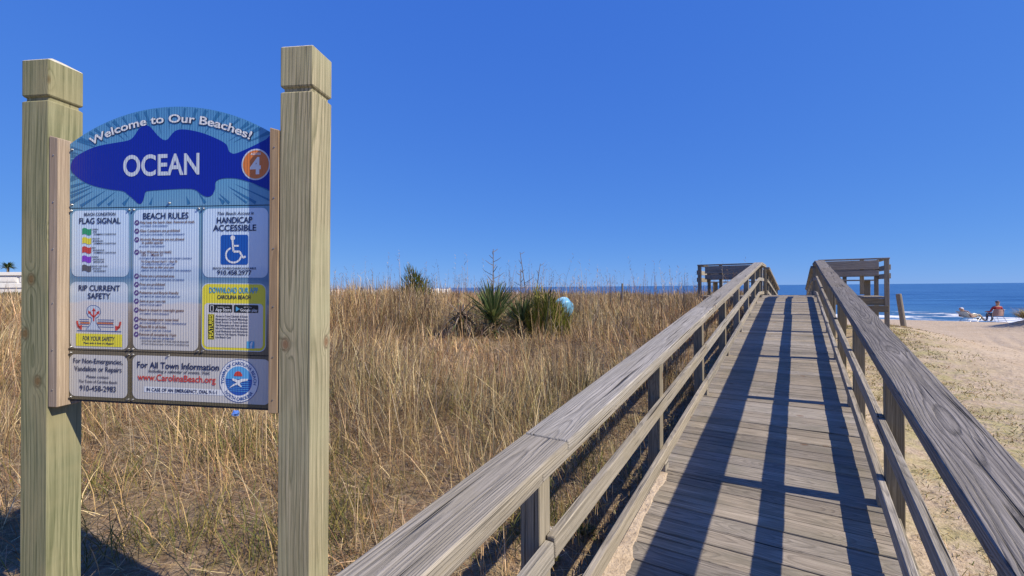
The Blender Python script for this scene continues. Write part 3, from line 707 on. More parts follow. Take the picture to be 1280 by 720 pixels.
text(brB, 'No Dogs Allowed April 1 - Sept 30', -.16, LB(0, 329)[1], .0095, .17, 'L', bold=.02); text(blB, 'ON THE BEACH STRAND AT ANY TIME', -.16, LB(0, 332)[1], .0055, .16, 'L', bold=.03)
text(brB, 'Please clean up after your pets', -.16, LB(0, 336.2)[1], .0095, .155, 'L', bold=.02); text(blB, 'REMOVAL OF DOG WASTE REQUIRED TOWN ORDINANCE', -.16, LB(0, 339.8)[1], .0058, .235, 'L', bold=.03)
text(nvB, 'VIOLATIONS ARE SUBJECT TO FINES AND/OR PENALTIES', -.046, LB(0, 429)[1], .0070, .225, bold=.01); text(nvB, 'All Town Ordinances apply. Visit www.CarolinaBeach.org', -.046, LB(0, 432.5)[1], .0070, .225, bold=.01)
# --- accessible / app
field(pC, .128, 2.020, .423, 1.735)
nvC = Print(.0024); LC = lay((254, 261), (335, 347), .128, 2.020, .423, 1.735)
cC = .273
text(nvC, 'This Beach Access is', cC + .004, 1.993, .013, .165, bold=.015, shear=.2); text(nvC, 'HANDICAP', cC, 1.959, .0255, .160, bold=.02); text(nvC, 'ACCESSIBLE', cC, 1.927, .0255, .195, bold=.02)
u0_, v1_ = LC(276.7, 294); u1_, v0_ = LC(310.8, 331)
Print(.0016).poly(rrect(u0_, v0_, u1_, v1_, .009)).build('access_square', I['blue'], pC, 'blue wheelchair symbol square')
wc = Print(.0022); LW = lay((132, 158), (255, 293), u0_, v1_, u1_, v0_)
wc.poly(circ(*LW(186, 172), .0105, 16)); wc.line([LW(*p) for p in ((186, 182), (188, 212), (190, 234), (218, 234), (232, 262), (244, 256))], .0085); wc.line([LW(188, 208), LW(214, 208)], .007)
wc.line([LW(188 - 30 * math.sin(a) * 1.15 + 2, 250 - 34 * math.cos(a)) for a in [R_(x) for x in range(20, 275, 16)]], .0075)
text(nvC, 'BEACH WHEELCHAIRS AVAILABLE', cC, LC(0, 336.8)[1], .0085, .195, bold=.02); text(nvC, '910.458.2977', cC, LC(0, 343.6)[1], .019, .155, bold=.02)
Print(.0008).poly(rrect(.123, 1.432, .417, 1.711, .03)).build('notice_field', I['pale'], pC)
Print(.0012).poly(rrect(.1265, 1.4355, .4135, 1.7075, .028)).build('app_border', I['yellow'], pC, 'yellow app notice border')
Print(.0016).poly(rrect(.137, 1.446, .403, 1.628, .016)).build('app_field', M['notice'], pC)
LP = lay((252, 354), (332, 440), .123, 1.710, .415, 1.432)
cy_ = Print(.0024); text(cy_, 'DOWNLOAD OUR APP', .27, LP(0, 366)[1], .0235, .22, bold=.02)
text(nvC, 'CAROLINA BEACH', .272, LP(0, 373.6)[1], .0165, .15, bold=.018)
bk_ = Print(.0020); wt = Print(.0028)
for xa, xb in ((261.7, 291), (293, 323)):
    a_, b_ = LP(xa, 381), LP(xb, 391); bk_.poly(rrect(a_[0], b_[1], b_[0], a_[1], .004))
text(wt, 'Available on the', *LP(280, 384.8), .0055, .055); text(wt, 'App Store', *LP(280, 389.5), .013, .072, bold=.02)
text(wt, 'GET IT ON', *LP(310, 384.8), .0055, .035); text(wt, 'Google play', *LP(311.5, 389.2), .012, .078, bold=.015)
pts = [LP(263.8, 382.6), LP(267.4, 382.6), LP(267.4, 389.6), LP(263.8, 389.6), LP(263.8, 382.6)]; wt.line(pts, .002)
gp = Print(.0026).poly([LP(295.5, 383), LP(295.5, 389.6), LP(300.5, 386.3)]); gp.build('play_triangle', I['cyan'], pC)
a_, b_ = LP(261, 394), LP(268, 425.5); Print(.0018).rect(a_[0] - .002, b_[1] - .002, b_[0] + .002, a_[1] + .002).build('features_rim', I['yellow'], pC)
Print(.0022).rect(a_[0], b_[1], b_[0], a_[1]).build('features_box', I['black'], pC)
yl = Print(.0030); text(yl, 'FEATURES', LP(267, 0)[0], LP(0, 424.5)[1], .019, .098, 'L', bold=.03, rot=math.pi / 2)
for i, s_ in enumerate(('Access to Town Calendar & Events', 'Emergency Council Meetings', 'Email Access to Town Services', 'Get Emergency and Alert updates', 'Info on Freeman Park, the Beaches', 'Local Businesses and Attractions', 'Access to Tide Reports, Weather &', 'Live Beach Cam')):
    text(rr if False else (nvC), s_, *LP(270.5, 397 + i * 3.85), .0088, .145 if len(s_) > 20 else .07, 'L', bold=.015)
a_, b_ = LP(309, 427), LP(318.6, 436); Print(.0022).rect(a_[0], b_[1], b_[0], a_[1]).build('icon_square', I['cyan'], pC); text(wt, 'f', (a_[0] + b_[0]) / 2 + .004, b_[1] + .002, .024, .012, bold=.04)
# --- bottom panels
field(pD, -.515, 1.397, -.226, 1.216); nvD = Print(.0024)
for s_, v, cap, wd in (('For Non-Emergencies,', 1.360, .022, .245), ('Vandalism or Repairs', 1.326, .022, .235), ('Please contact', 1.297, .0125, .11), ('The Town of Carolina Beach', 1.276, .0125, .19), ('910-458-2983', 1.241, .024, .18)): text(nvD, s_, -.371, v, cap, wd, bold=.012)
field(pE, -.202, 1.402, .436, 1.216); nvE = Print(.0024); rdE = Print(.0024)
LE = lay((166, 444), (328, 504), -.202, 1.401, .402, 1.219)
text(nvE, 'For All Town Information', *LE(224, 461), .027, .385, bold=.018); text(nvE, 'Including a calendar of events, Visit:', *LE(226, 467), .0135, .29, bold=.01, shear=.2)
text(rdE, 'www.CarolinaBeach.org', *LE(222.3, 478.3), .028, .368, bold=.016)
a_, b_ = LE(181, 487), LE(285, 495); Print(.0014).rect(a_[0], b_[1], b_[0], a_[1]).build('white_strip', I['white'], pE)
text(nvE, 'IN CASE OF AN EMERGENCY, DIAL 9-1-1', *LE(229, 493.2), .0145, .33, bold=.02)
sc_ = (.297, 1.310)
Print(.0018).poly(circ(*sc_, .089, 48)).build('seal_rim', I['midblue'], pE); Print(.0022).poly(circ(*sc_, .0865, 48)).build('seal_ring', I['white'], pE, 'white ring of the town seal')
Print(.0026).poly(circ(*sc_, .060, 40)).build('seal_sea', I['sealblue'], pE)
top_ = [(sc_[0] + .060 * math.cos(a), sc_[1] + .060 * math.sin(a)) for a in np.linspace(.12, math.pi - .12, 24)]; Print(.0030).poly(top_).build('seal_sky', I['sealsky'], pE)
sw = Print(.0034)
for k in range(6):
    vv = sc_[1] - .002 - k * .008; hw = math.sqrt(max(0, .058 ** 2 - (vv - sc_[1]) ** 2)); sw.line([(sc_[0] - hw, vv), (sc_[0] + hw, vv)], .0022)
sw.build('seal_stripes', I['sealsky'], pE, stuff=True)
sun_ = [(sc_[0] - .002 + .019 * math.cos(a), sc_[1] + .020 + .020 * math.sin(a)) for a in np.linspace(0, math.pi, 14)]; Print(.0038).poly(sun_).build('seal_sun', I['red'], pE, 'red rising sun')
sh_ = Print(.0042)
S_ = lambda x, y: (sc_[0] + (x - 400) / 160 * .060, sc_[1] - (y - 345) / 170 * .060)
sh_.poly([S_(285, 435), S_(330, 390), S_(380, 365), S_(320, 335), S_(325, 315), S_(400, 335), S_(440, 318), S_(515, 315), S_(510, 335), S_(440, 352), S_(415, 372), S_(440, 410), S_(425, 415), S_(385, 385), S_(340, 405)])
nvS = Print(.0030)
text(nvS, 'TOWN OF CAROLINA BEACH', 0, 0, .0135, .235, bold=.02, arc=(sc_[0], sc_[1], .0665, False)); text(nvS, 'NORTH CAROLINA', 0, 0, .0135, .15, bold=.02, arc=(sc_[0], sc_[1], .0805, True))
flush_text()
sh1.build('lettering', I['navy'], arch); w1.build('lettering', I['white'], arch); w0.build('lettering', I['oceanpale'], arch); w4.build('lettering', I['white'], arch)
nvA.build('lettering', I['navy'], pA); nvB.build('lettering', I['navy'], pB); blB.build('lettering', I['midblue'], pB); brB.build('lettering', I['brown'], pB); icB.build('rule_icon', I['purple'], pB, split=True); icW.build('rule_symbols', I['pale'], pB, stuff=True)
nvC.build('lettering', I['navy'], pC); cy_.build('lettering', I['cyan'], pC); bk_.build('store_badge', I['black'], pC, split=True); wt.build('phone_icon', I['white'], pC, stuff=True); yl.build('lettering', I['yellow'], pC); wc.build('wheelchair_symbol', I['white'], pC, stuff=True)
nvD.build('lettering', I['navy'], pD); nvE.build('lettering', I['navy'], pE); rdE.build('lettering', I['red'], pE); nvS.build('lettering', I['midblue'], pE); sh_.build('seal_swimmer', I['white'], pE)
# bolts through the sheets and screw heads in the battens
bm = bmesh.new(); bmesh.ops.create_cone(bm, segments=8, radius1=.0055, radius2=.004, depth=.006, cap_ends=True); bolt = bpy.data.meshes.new('bolt'); bm.to_mesh(bolt); bm.free()
RX = Matrix.Rotation(R_(90), 4, 'X')
def bolt_at(par, u, v, n_=.003, k=1.0): mk('bolt', bolt, par, SGM @ T(u, -n_, v) @ RX @ Matrix.Scale(k, 4), M['bolt'])
for u in (-.505, -.03, .44): bolt_at(arch, u, 2.046)
bolt_at(arch, -.505, 2.285); bolt_at(arch, .44, 2.292)
for par, (u0, u1, v0, v1) in ((pA, (-.507, -.222, 1.428, 2.020)), (pB, (-.200, .108, 1.428, 2.020)), (pC, (.130, .445, 1.428, 2.020)), (pD, (-.507, -.222, 1.212, 1.404)), (pE, (-.200, .445, 1.212, 1.404))):
    for u in (u0, u1):
        for v in (v0, v1): bolt_at(par, u, v)
bolt_at(pE, -.03, 1.404)
for v in (1.25, 1.42, 1.62, 1.85, 2.05, 2.25):
    bolt_at(bL, -.542, v, .0455, .6); bolt_at(bR, .479, v, .0455, .6)

# ------------------------------------------------------------------ grass
def grass_mat():
    m, t, b = newmat('dry_grass'); N = NB(t)
    a = N.n('ShaderNodeAttribute', attribute_name='tone')
    t.links.new(a.outputs['Color'], b.inputs['Base Color']); b.inputs['Roughness'].default_value = .7; b.inputs['Specular IOR Level'].default_value = .25
    tr = N.n('ShaderNodeBsdfTranslucent'); t.links.new(a.outputs['Color'], tr.inputs['Color'])
    mx = N.n('ShaderNodeMixShader'); mx.inputs[0].default_value = .22
    t.links.new(b.outputs[0], mx.inputs[1]); t.links.new(tr.outputs[0], mx.inputs[2]); t.links.new(mx.outputs[0], t.nodes['Material Output'].inputs[0])
    return m
M['grass'] = grass_mat()
PAL = dict(straw=(.48, .335, .165), pale=(.66, .515, .30), brown=(.225, .143, .074), red=(.29, .165, .09), grey=(.33, .265, .195), green=(.12, .14, .035), olive=(.23, .20, .06))
def blades(x, y, z, h, az, th0, kap, wd, col, face=None):
    """curved tapering blades: 3 segments, 5 triangles each"""
    n = len(x); lev = np.array([0, .36, .70, 1.0]); wk = np.array([.8, 1.0, .7])
    P = np.zeros((n, 4, 3)); P[:, 0] = np.stack([x, y, z], -1); dx, dy = np.cos(az), np.sin(az)
    for i in range(1, 4):
        a = th0 + kap * (lev[i] + lev[i - 1]) / 2; s = h * (lev[i] - lev[i - 1])
        P[:, i] = P[:, i - 1] + np.stack([np.sin(a) * dx * s, np.sin(a) * dy * s, np.cos(a) * s], -1)
    if face is None: face = RNG.uniform(0, 2 * np.pi, n)
    sx_, sy_ = np.cos(face), np.sin(face)
    V = np.zeros((n, 7, 3), np.float32)
    for i in range(3):
        o = np.stack([sx_, sy_, np.zeros(n)], -1) * (wd * wk[i] * .5)[:, None]
        V[:, 2 * i] = P[:, i] - o; V[:, 2 * i + 1] = P[:, i] + o
    V[:, 6] = P[:, 3]
    f = np.array([[0, 1, 3], [0, 3, 2], [2, 3, 5], [2, 5, 4], [4, 5, 6]])
    F = (np.arange(n)[:, None, None] * 7 + f[None]).reshape(-1, 3)
    C = np.repeat(col[:, None, :], 7, 1)
    return V.reshape(-1, 3), F, C.reshape(-1, 3), P[:, 3]
def grass_obj(name, parts, parent=None, M_=None):
    Vs, Fs, Cs = [], [], []; b0 = 0
    for V, F, C in parts: Vs.append(V); Fs.append(F + b0); Cs.append(C); b0 += len(V)
    V = np.concatenate(Vs); F = np.concatenate(Fs); C = np.concatenate(Cs)
    me = mesh_np(name, V, F)
    at = me.attributes.new('tone', 'FLOAT_COLOR', 'POINT'); at.data.foreach_set('color', np.concatenate([C, np.ones((len(C), 1))], 1).astype(np.float32).ravel())
    return mk(name, me, parent, M_, M['grass'])
def cols(n, weights):
    k = list(weights); p = np.array([weights[i] for i in k], float); p /= p.sum()
    base = np.array([PAL[i] for i in k])[RNG.choice(len(k), n, p=p)]
    return base * RNG.uniform(.5, 1.4, (n, 1)) * RNG.uniform(.93, 1.07, (n, 3))
CY, SY_ = math.cos(R_(32)), math.sin(R_(32))
def dep(x, y): return -SY_ * x + CY * y, CY * x + SY_ * y      # distance along and across the view
def scatter(n, d0, d1):
    """random dune points left of the boardwalk, within the wedge the place shows"""
    D = np.sqrt(RNG.uniform(d0 * d0, d1 * d1, n)); r = RNG.uniform(-1.32, .66, n) * D
    x = -SY_ * D + CY * r; y = CY * D + SY_ * r
    ok = (x < -1.02) & (y < 40)
    ok &= ~((x < -.7) & (x > -2.75) & (y > 15.2) & (y < 17.4))
    return x[ok], y[ok], D[ok]
parts = []
def clumped(x, y, s, k):
    return vnoise(x * s, y * s, k)
def bare(x, y):
    """worn ground around the foot of the sign"""
    return np.exp(-(((x + 2.6) / 1.9) ** 2 + ((y - .9) / 1.25) ** 2) * 1.0)
def add_blades(n, d0, d1, hr, weights, th=(.0, .35), kap=(.1, 1.0), wd0=.0035, wk=.0010, thin=.35, hs=True):
    x, y, D = scatter(n, d0, d1); keep = (clumped(x, y, 1.7, 51) * .6 + clumped(x, y, 5.5, 52) * .5) > thin * RNG.uniform(.5, 1.4, len(x))
    keep &= RNG.uniform(0, 1, len(x)) > bare(x, y) * 1.25
    x, y, D = x[keep], y[keep], D[keep]; n = len(x)
    big = .45 + 1.0 * clumped(x, y, .8, 53)
    nearpath = sst(-1.0, -2.2, x) * .45 + .55
    dd, rr_ = dep(x, y); t_ = rr_ / np.maximum(dd, .1)
    hollow = 1 - .42 * np.exp(-((t_ - .02) / .16) ** 2) * np.exp(-((dd - 7.6) / 2.0) ** 2)      # lower grass before the yuccas
    h = RNG.uniform(hr[0], hr[1], n) * big * (.75 + .25 * sst(2.5, 6, D)) * nearpath * hollow * (1 + .3 * sst(-.05, -.3, t_) * sst(8, 11, dd))
    az = clumped(x, y, .9, 58) * 9 + RNG.normal(0, 1.1, n); th0 = np.abs(RNG.normal(0, 1, n)) * (th[1] - th[0]) + th[0]
    kp = RNG.uniform(kap[0], kap[1], n); wd = (wd0 + wk * D) * RNG.uniform(.5, 1.4, n)
    c = cols(n, weights); tone = clumped(x, y, .55, 54)[:, None] * .6 + clumped(x, y, 2.3, 57)[:, None] * .6; c = c * (.45 + .85 * tone)
    red = clumped(x, y, .5, 59)[:, None]; c = c * (1 + (red - .5) * np.array([[.10, -.10, -.16]]))
    V, F, C, tip = blades(x, y, gsurf(x, y) - .02, h, az, th0, kp, wd, c)
    parts.append((V, F, C)); return x, y, h, tip
MIX = dict(straw=5, pale=2.6, brown=2.2, red=1.3, grey=1.4, olive=.7)
# upright stalks
add_blades(15000, 2.2, 6.5, (.35, .85), MIX, th=(0, .26), kap=(-.3, .9), wd0=.0026, wk=.0005, thin=.5)
add_blades(42000, 6.0, 15, (.25, .72), MIX, th=(0, .28), kap=(-.3, .9), wd0=.003, wk=.0007, thin=.5)
add_blades(62000, 14, 30, (.25, .62), MIX, th=(0, .28), kap=(-.2, .9), wd0=.004, wk=.0007, thin=.45)
add_blades(12000, 29, 46, (.35, .7), MIX, th=(0, .2), kap=(-.1, .6), wd0=.004, wk=.0009)
# arching leaves and broken stems lower down
LOW = dict(straw=4, brown=3, grey=2.4, red=1.6, pale=1.2, olive=.8)
add_blades(46000, 2.0, 6.5, (.14, .48), dict(LOW, green=.35), th=(.15, 1.0), kap=(.2, 2.4), wd0=.0024, wk=.0005, thin=.3)
add_blades(75000, 6.0, 16, (.16, .48), dict(LOW, green=.2), th=(.15, .9), kap=(.2, 2.2), wd0=.003, wk=.0008, thin=.25)
add_blades(40000, 15, 34, (.18, .45), LOW, th=(.15, .8), kap=(.2, 1.9), wd0=.004, wk=.0009, thin=.2)
# green tufts low in the grass
def tufts(centres, n, hr, weights, spread=.12, wd=.005):
    for (cx, cy) in centres:
        x = RNG.normal(cx, spread, n); y = RNG.normal(cy, spread, n)
        ok = x < -1.0; x, y = x[ok], y[ok]; k = len(x)
        V, F, C, _ = blades(x, y, gsurf(x, y) - .01, RNG.uniform(*hr, k), RNG.uniform(0, 6.28, k), RNG.uniform(.05, .5, k), RNG.uniform(.2, 1.2, k), np.full(k, wd), cols(k, weights)); parts.append((V, F, C))
cs = []
for _ in range(30):
    D = random.uniform(2.6, 6.5); r = random.uniform(-1.0, .2) * D; cs.append((-SY_ * D + CY * r, CY * D + SY_ * r))
tufts(cs, 120, (.12, .42), dict(green=2, olive=3, straw=1), .16)
# flattened litter on the ground
def litter(n, d0, d1, L, wd, rgt=False):
    if rgt:
        x = RNG.uniform(.7, 6, n); y = RNG.uniform(.5, 20, n); keep = RNG.uniform(0, 1, n) < cover(x, y) * 1.2 + .04
        D = np.hypot(x, y)
    else:
        x, y, D = scatter(n, d0, d1); keep = np.ones(len(x), bool)
    x, y, D = x[keep], y[keep], D[keep]; k = len(x)
    V, F, C, _ = blades(x, y, gsurf(x, y) + RNG.uniform(.002, .03, k), RNG.uniform(L[0], L[1], k), RNG.uniform(0, 6.28, k), RNG.uniform(1.15, 1.6, k), RNG.uniform(-.25, .3, k), (wd + .0006 * D) * RNG.uniform(.6, 1.3, k), cols(k, dict(grey=2, straw=3, brown=1.2, pale=3) if rgt else dict(grey=3, straw=3, brown=3, pale=1.6, red=1)))
    parts.append((V, F, C))
litter(34000, 1.2, 6.5, (.05, .24), .0028)
litter(14000, 6, 14, (.1, .3), .004)
# tall seed stalks standing above the grass against the sky
def seed_stalks(n, d0, d1, hr):
    x, y, D = scatter(n, d0, d1); ph_, rr_ = dep(x, y); keep = (rr_ / D > -.45) & (RNG.uniform(0, 1, len(x)) < .25 + clumped(x, y, .45, 61)); x, y, D = x[keep], y[keep], D[keep]; k = len(x)
    h = RNG.uniform(*hr, k) * (.6 + .6 * RNG.uniform(0, 1, k) ** 2)
    c = cols(k, dict(brown=2, grey=3, straw=2.5, red=1.5))
    V, F, C, tip = blades(x, y, gsurf(x, y), h, RNG.uniform(0, 6.28, k), RNG.uniform(0, .12, k), RNG.uniform(-.1, .25, k), .0024 + .0006 * D, c); parts.append((V, F, C))
    for j in range(6):
        f = 1 - .055 * j; px = x + (tip[:, 0] - x) * f; py = y + (tip[:, 1] - y) * f; g = gsurf(x, y); pz = g + (tip[:, 2] - g) * f
        V, F, C, _ = blades(px, py, pz, RNG.uniform(.05, .14, k), RNG.uniform(0, 6.28, k), RNG.uniform(.3, .8, k), RNG.uniform(.3, 1.2, k), (.0018 + .0006 * D), c * 1.1); parts.append((V, F, C))
seed_stalks(2600, 8, 22, (.75, 1.55))
seed_stalks(200, 5, 10, (.6, 1.15))
tag(grass_obj('dune_grass', parts), 'tall dry straw-coloured dune grass filling the ground left of the boardwalk', 'grass', kind='stuff')
# sparse short grass on the sand to the right
parts = []
def right_grass(n):
    x = RNG.uniform(.62, 5.5, n); y = RNG.uniform(.2, 20, n)
    p = cover(x, y) * (clumped(x, y, 2.2, 71) > .42) * (.25 + clumped(x, y, 7, 72)); keep = RNG.uniform(0, 1, n) < p * 2.2
    keep &= ~((x < 2.15) & (y > 15.2) & (y < 17.4))
    x, y = x[keep], y[keep]; k = len(x); D = np.hypot(x, y)
    V, F, C, _ = blades(x, y, gsurf(x, y) - .005, RNG.uniform(.02, .075, k), RNG.uniform(0, 6.28, k), RNG.uniform(.2, 1.3, k), RNG.uniform(.2, 1.4, k), .0028 + .0008 * D, cols(k, dict(green=2.5, olive=4, straw=2, pale=2))); parts.append((V, F, C))
right_grass(120000)
litter(30000, 0, 0, (.03, .10), .0020, True)
tag(grass_obj('sand_grass', parts), 'sparse short green and tan grass on the sand beside the ramp', 'grass', kind='stuff')

# ------------------------------------------------------------------ plants with a name of their own
def place(px, D):
    """ground point at depth D and horizontal offset px in 1/569ths of it"""
    r = px / 569 * D; return (-SY_ * D + CY * r, CY * D + SY_ * r)
def leafset(n, hr, weights, spread, th, kap, wd, z0=(0, .1), dome=False):
    a = RNG.uniform(0, 6.28, n); rr_ = spread * np.sqrt(RNG.uniform(0, 1, n))
    zz_ = RNG.uniform(*z0, n); hh_ = RNG.uniform(*hr, n)
    if dome:
        lump = np.sqrt(np.clip(1.03 - (rr_ / spread) ** 2, 0, 1)) * (.72 + .45 * vnoise(3 + 2.2 * np.cos(a) * rr_ / spread, 5 + 2.2 * np.sin(a) * rr_ / spread, 88))
        zz_ = zz_ * lump; hh_ = hh_ * (.45 + .6 * lump)
    V, F, C, _ = blades(rr_ * np.cos(a), rr_ * np.sin(a), zz_, hh_, a + RNG.normal(0, .5, n), RNG.uniform(*th, n), RNG.uniform(*kap, n), np.full(n, wd) * RNG.uniform(.7, 1.2, n), cols(n, weights), a + np.pi / 2)
    return V, F, C
PAL.update(yucca=(.10, .15, .055), yuccal=(.20, .24, .09), dead=(.26, .21, .16), bush=(.17, .185, .03), bushd=(.075, .09, .02))
def stalk(parent, M_, h, branches, name='flower_stalk', lean=(0, 0)):
    V, Fq = [], []; tube(V, Fq, [(0, 0, 0), (lean[0] * .5, lean[1] * .5, h * .5), (lean[0], lean[1], h)], [.016, .013, .006], 5)
    for k in range(branches):
        f = .55 + .42 * k / max(1, branches - 1); a = k * 2.4; L = .16 * (1.25 - f) / .5 * h / 1.4
        p = Vector((lean[0] * f, lean[1] * f, h * f)); q = p + Vector((math.cos(a) * L, math.sin(a) * L, L * .55)); tube(V, Fq, [p, (p + q) / 2 + Vector((0, 0, -.01)), q], [.007, .006, .004], 4)
    return mk(name, mesh_py(name, V, Fq), parent, M_, M['stalk'])
M['stalk'] = plain('dry_stalk', (.16, .12, .08), .8, noise=.3)
def plant(name, px, D, label, cat, sets, stalks=(), group=None, dz=0):
    x, y = place(px, D); P0 = (x, y, gz(x, y) - .03 + dz)
    e = empty(name, P0, label, cat, group); Me = T(*P0)
    for nm, ls in sets:
        o = grass_obj(nm, ls, e, Me); o['kind'] = 'stuff'
    for (dx, dy, h, nb, ln) in stalks: stalk(e, Me @ T(dx, dy, 0), h, nb, lean=ln)
    return e
YG = 'yuccas and shrubs in the dune grass'
plant('yucca', -24, 9.5, 'spiky green yucca with a tall branched flower stalk', 'plant',
      [('leaf_rosette', [leafset(190, (.6, .92), dict(yucca=2, yuccal=3), .05, (.05, 1.2), (.05, .35), .04, (.30, .48)), leafset(90, (.35, .6), dict(dead=2, yucca=1.5), .08, (1.1, 1.9), (.1, .5), .04, (.15, .4))])], [(0, 0, 1.85, 12, (.02, .0))], YG)
plant('yucca', 12, 9.8, 'lower green yucca between the stalked yucca and the round shrub', 'plant',
      [('leaf_rosette', [leafset(150, (.5, .8), dict(yucca=2, yuccal=2.5), .06, (.1, 1.3), (.05, .4), .036, (.15, .3)), leafset(50, (.3, .5), dict(dead=1), .08, (1.2, 1.9), (.1, .4), .036, (.1, .25))])], [(-.03, 0, 1.40, 9, (.0, .02))], YG)
plant('yucca', -64, 9.4, 'withered grey yucca with drooping dead leaves', 'plant',
      [('leaf_rosette', [leafset(120, (.3, .55), dict(dead=3, grey=2.5, yucca=.2), .07, (.7, 2.5), (.1, .7), .034, (.35, .58)), leafset(26, (.4, .6), dict(yucca=2, olive=2), .1, (.1, .9), (.1, .4), .03, (.05, .2))])], [(.0, 0, .62, 0, (.30, -.1))], YG)
plant('shrub', 44, 9.7, 'rounded yellow-green upright shrub beside the pale blue tub', 'shrub',
      [('foliage', [leafset(1700, (.12, .26), dict(bush=3, bushd=2, olive=1), .52, (.0, .7), (-.1, .5), .02, (.12, .95), True), leafset(300, (.65, 1.08), dict(bush=2, olive=2, straw=1), .50, (0, .3), (0, .4), .016, (0, .1), True)])], [], YG)
plant('shrub', -121, 17, 'dark olive shrub rising above the grass near the white fence', 'shrub',
      [('foliage', [leafset(900, (.2, .4), dict(bush=1, bushd=3), .72, (.0, .8), (-.1, .4), .03, (.2, 1.3), True)])], [], YG)
plant('seed_stalk', 22, 11.5, 'pair of bare dark stalks spreading in a V behind the shrub', 'plant', [('leaf_tuft', [leafset(20, (.2, .4), dict(brown=1), .06, (0, .5), (0, .4), .02)])], [(0, 0, 1.75, 4, (-.20, -.12)), (.05, 0, 1.45, 4, (.20, .12))], 'tall stalks above the dune grass')
x, y = 9.15, 29.1
e = empty('beach_grass_clump', (x, y, gz(x, y) - .05), 'clump of green and straw grass on the sand mound by the seated person', 'grass')
o = grass_obj('leaf_tuft', [leafset(900, (.25, .6), dict(olive=3, bush=1.5, straw=2, brown=1), .85, (.1, .9), (.1, 1.0), .022)], e, T(x, y, gz(x, y) - .05)); o['kind'] = 'stuff'
# low weeds by the foot of the ramp
for (wx, wy, lb) in ((-1.25, 2.35, 'bright green weed beside the pale stone near the ramp'), (-1.16, 2.75, 'small green weed at the edge of the ramp behind the stone')):
    e = empty('weed', (wx, wy, gz(wx, wy)), lb, 'plant', 'weeds by the ramp'); o = grass_obj('leaf_tuft', [leafset(60, (.03, .09), dict(green=3, olive=1), .04, (.3, 1.4), (.1, .8), .016, (0, .02))], e, T(wx, wy, gz(wx, wy))); o['kind'] = 'stuff'
def rock(name, x, y, s, label):
    bm = bmesh.new(); bmesh.ops.create_icosphere(bm, subdivisions=3, radius=1)
    for v in bm.verts:
        c = v.co; k = 1 + .35 * float(fbm(np.array([c.x * 1.3 + c.z]), np.array([c.y * 1.3]), 90)[0]); v.co = Vector((c.x * s[0], c.y * s[1], c.z * s[2])) * k
    me = bpy.data.meshes.new(name); bm.to_mesh(me); bm.free()
    tag(mk(name, me, None, T(x, y, gz(x, y) + s[2] * .3) @ Matrix.Rotation(.5, 4, 'Z'), M['stone']), label, 'stone')
M['stone'] = plain('pale_stone', (.42, .38, .33), .9, noise=.25, scale=9, bump=.6)
rock('stone', -1.33, 2.55, (.11, .085, .05), 'pale flat stone lying in the grass beside the ramp')

# ------------------------------------------------------------------ stakes, piling, tub, fence, house, palm
def round_post(name, base, top, r, label, cat, mat, group=None):
    V, Fq = [], []; b_, t_ = Vector(base), Vector(top)
    pts = [b_ + (t_ - b_) * f for f in (0, .25, .5, .75, .97, 1.0)]; tube(V, Fq, [p - b_ for p in pts], [r, r * 1.02, r * .99, r, r * .99, r * .9], 12)
    return tag(mk(name, mesh_py(name, V, Fq), None, T(*base), mat), label, cat, group)
x, y = place(492, 16.0); g = gz(x, y)
round_post('piling', (x, y, g - .3), (x - .20, y - .06, g + 1.33), .085, 'weathered round piling leaning left on the sand near the sea', 'post', M['pile'])
x, y = place(138, 16.0); g = gz(x, y)
round_post('stake', (x, y, g - .1), (x, y, 1.78), .035, 'short dark stake showing above the grass against the sea', 'post', M['pile'])
x, y = place(65, 10.9); g = gz(x, y)
prof = [(.0, 0), (.20, 0), (.235, .02), (.25, .10), (.262, .20), (.275, .205), (.275, .22), (.25, .222), (.238, .11), (.19, .03), (0, .028)]
V, Fq = [], []; ns = 28
for i in range(ns):
    a = 2 * math.pi * i / ns
    for r, z in prof: V.append((r * math.cos(a), r * math.sin(a), z))
k = len(prof)
for i in range(ns):
    for j in range(k - 1): Fq.append((i * k + j, ((i + 1) % ns) * k + j, ((i + 1) % ns) * k + j + 1, i * k + j + 1))
M['tub'] = plain('blue_plastic', (.16, .42, .66), .45, noise=.12, scale=8)
tub = mk('plastic_tub', mesh_py('plastic_tub', V, Fq, True), None, T(x, y, g + .36) @ Matrix.Rotation(R_(62), 4, 'Z') @ Matrix.Rotation(R_(-70), 4, 'X') @ Matrix.Scale(.95, 4) @ T(0, 0, -.1), M['tub'])
tag(tub, 'pale blue round plastic tub tipped on edge beside the yellow-green shrub', 'tub')
# picket fence beyond the grass
A = Vector((*place(-240, 27), 0)); B = Vector((*place(-78, 35), 0)); Lf = (B - A).length; dv = (B - A) / Lf
fe = empty('picket_fence', (A.x, A.y, gz(A.x, A.y)), 'white picket fence half hidden behind the dune grass', 'fence')
zt = 1.62
n_ = int(Lf / .19)
for k in range(n_ + 1):
    p = A + dv * (k * Lf / n_); h_ = zt + random.uniform(-.03, .03)
    beam('picket', (p.x, p.y, zt - 1.15), (p.x, p.y, h_), .11, .022, M['white'], fe, up=(-dv.y, dv.x, 0), bev=.002)
for dz_ in (.28, .85):
    off = Vector((-dv.y, dv.x, 0)) * .03; a_ = A + off; b_ = B + off
    beam('fence_rail', (a_.x, a_.y, zt - dz_), (b_.x, b_.y, zt - dz_), .035, .09, M['white'], fe)
for k in range(0, n_ + 1, 12):
    p = A + dv * (k * Lf / n_) + Vector((-dv.y, dv.x, 0)) * .085; beam('fence_post', (p.x, p.y, zt - 1.35), (p.x, p.y, zt + .03), .09, .07, M['white'], fe, up=(-dv.y, dv.x, 0))
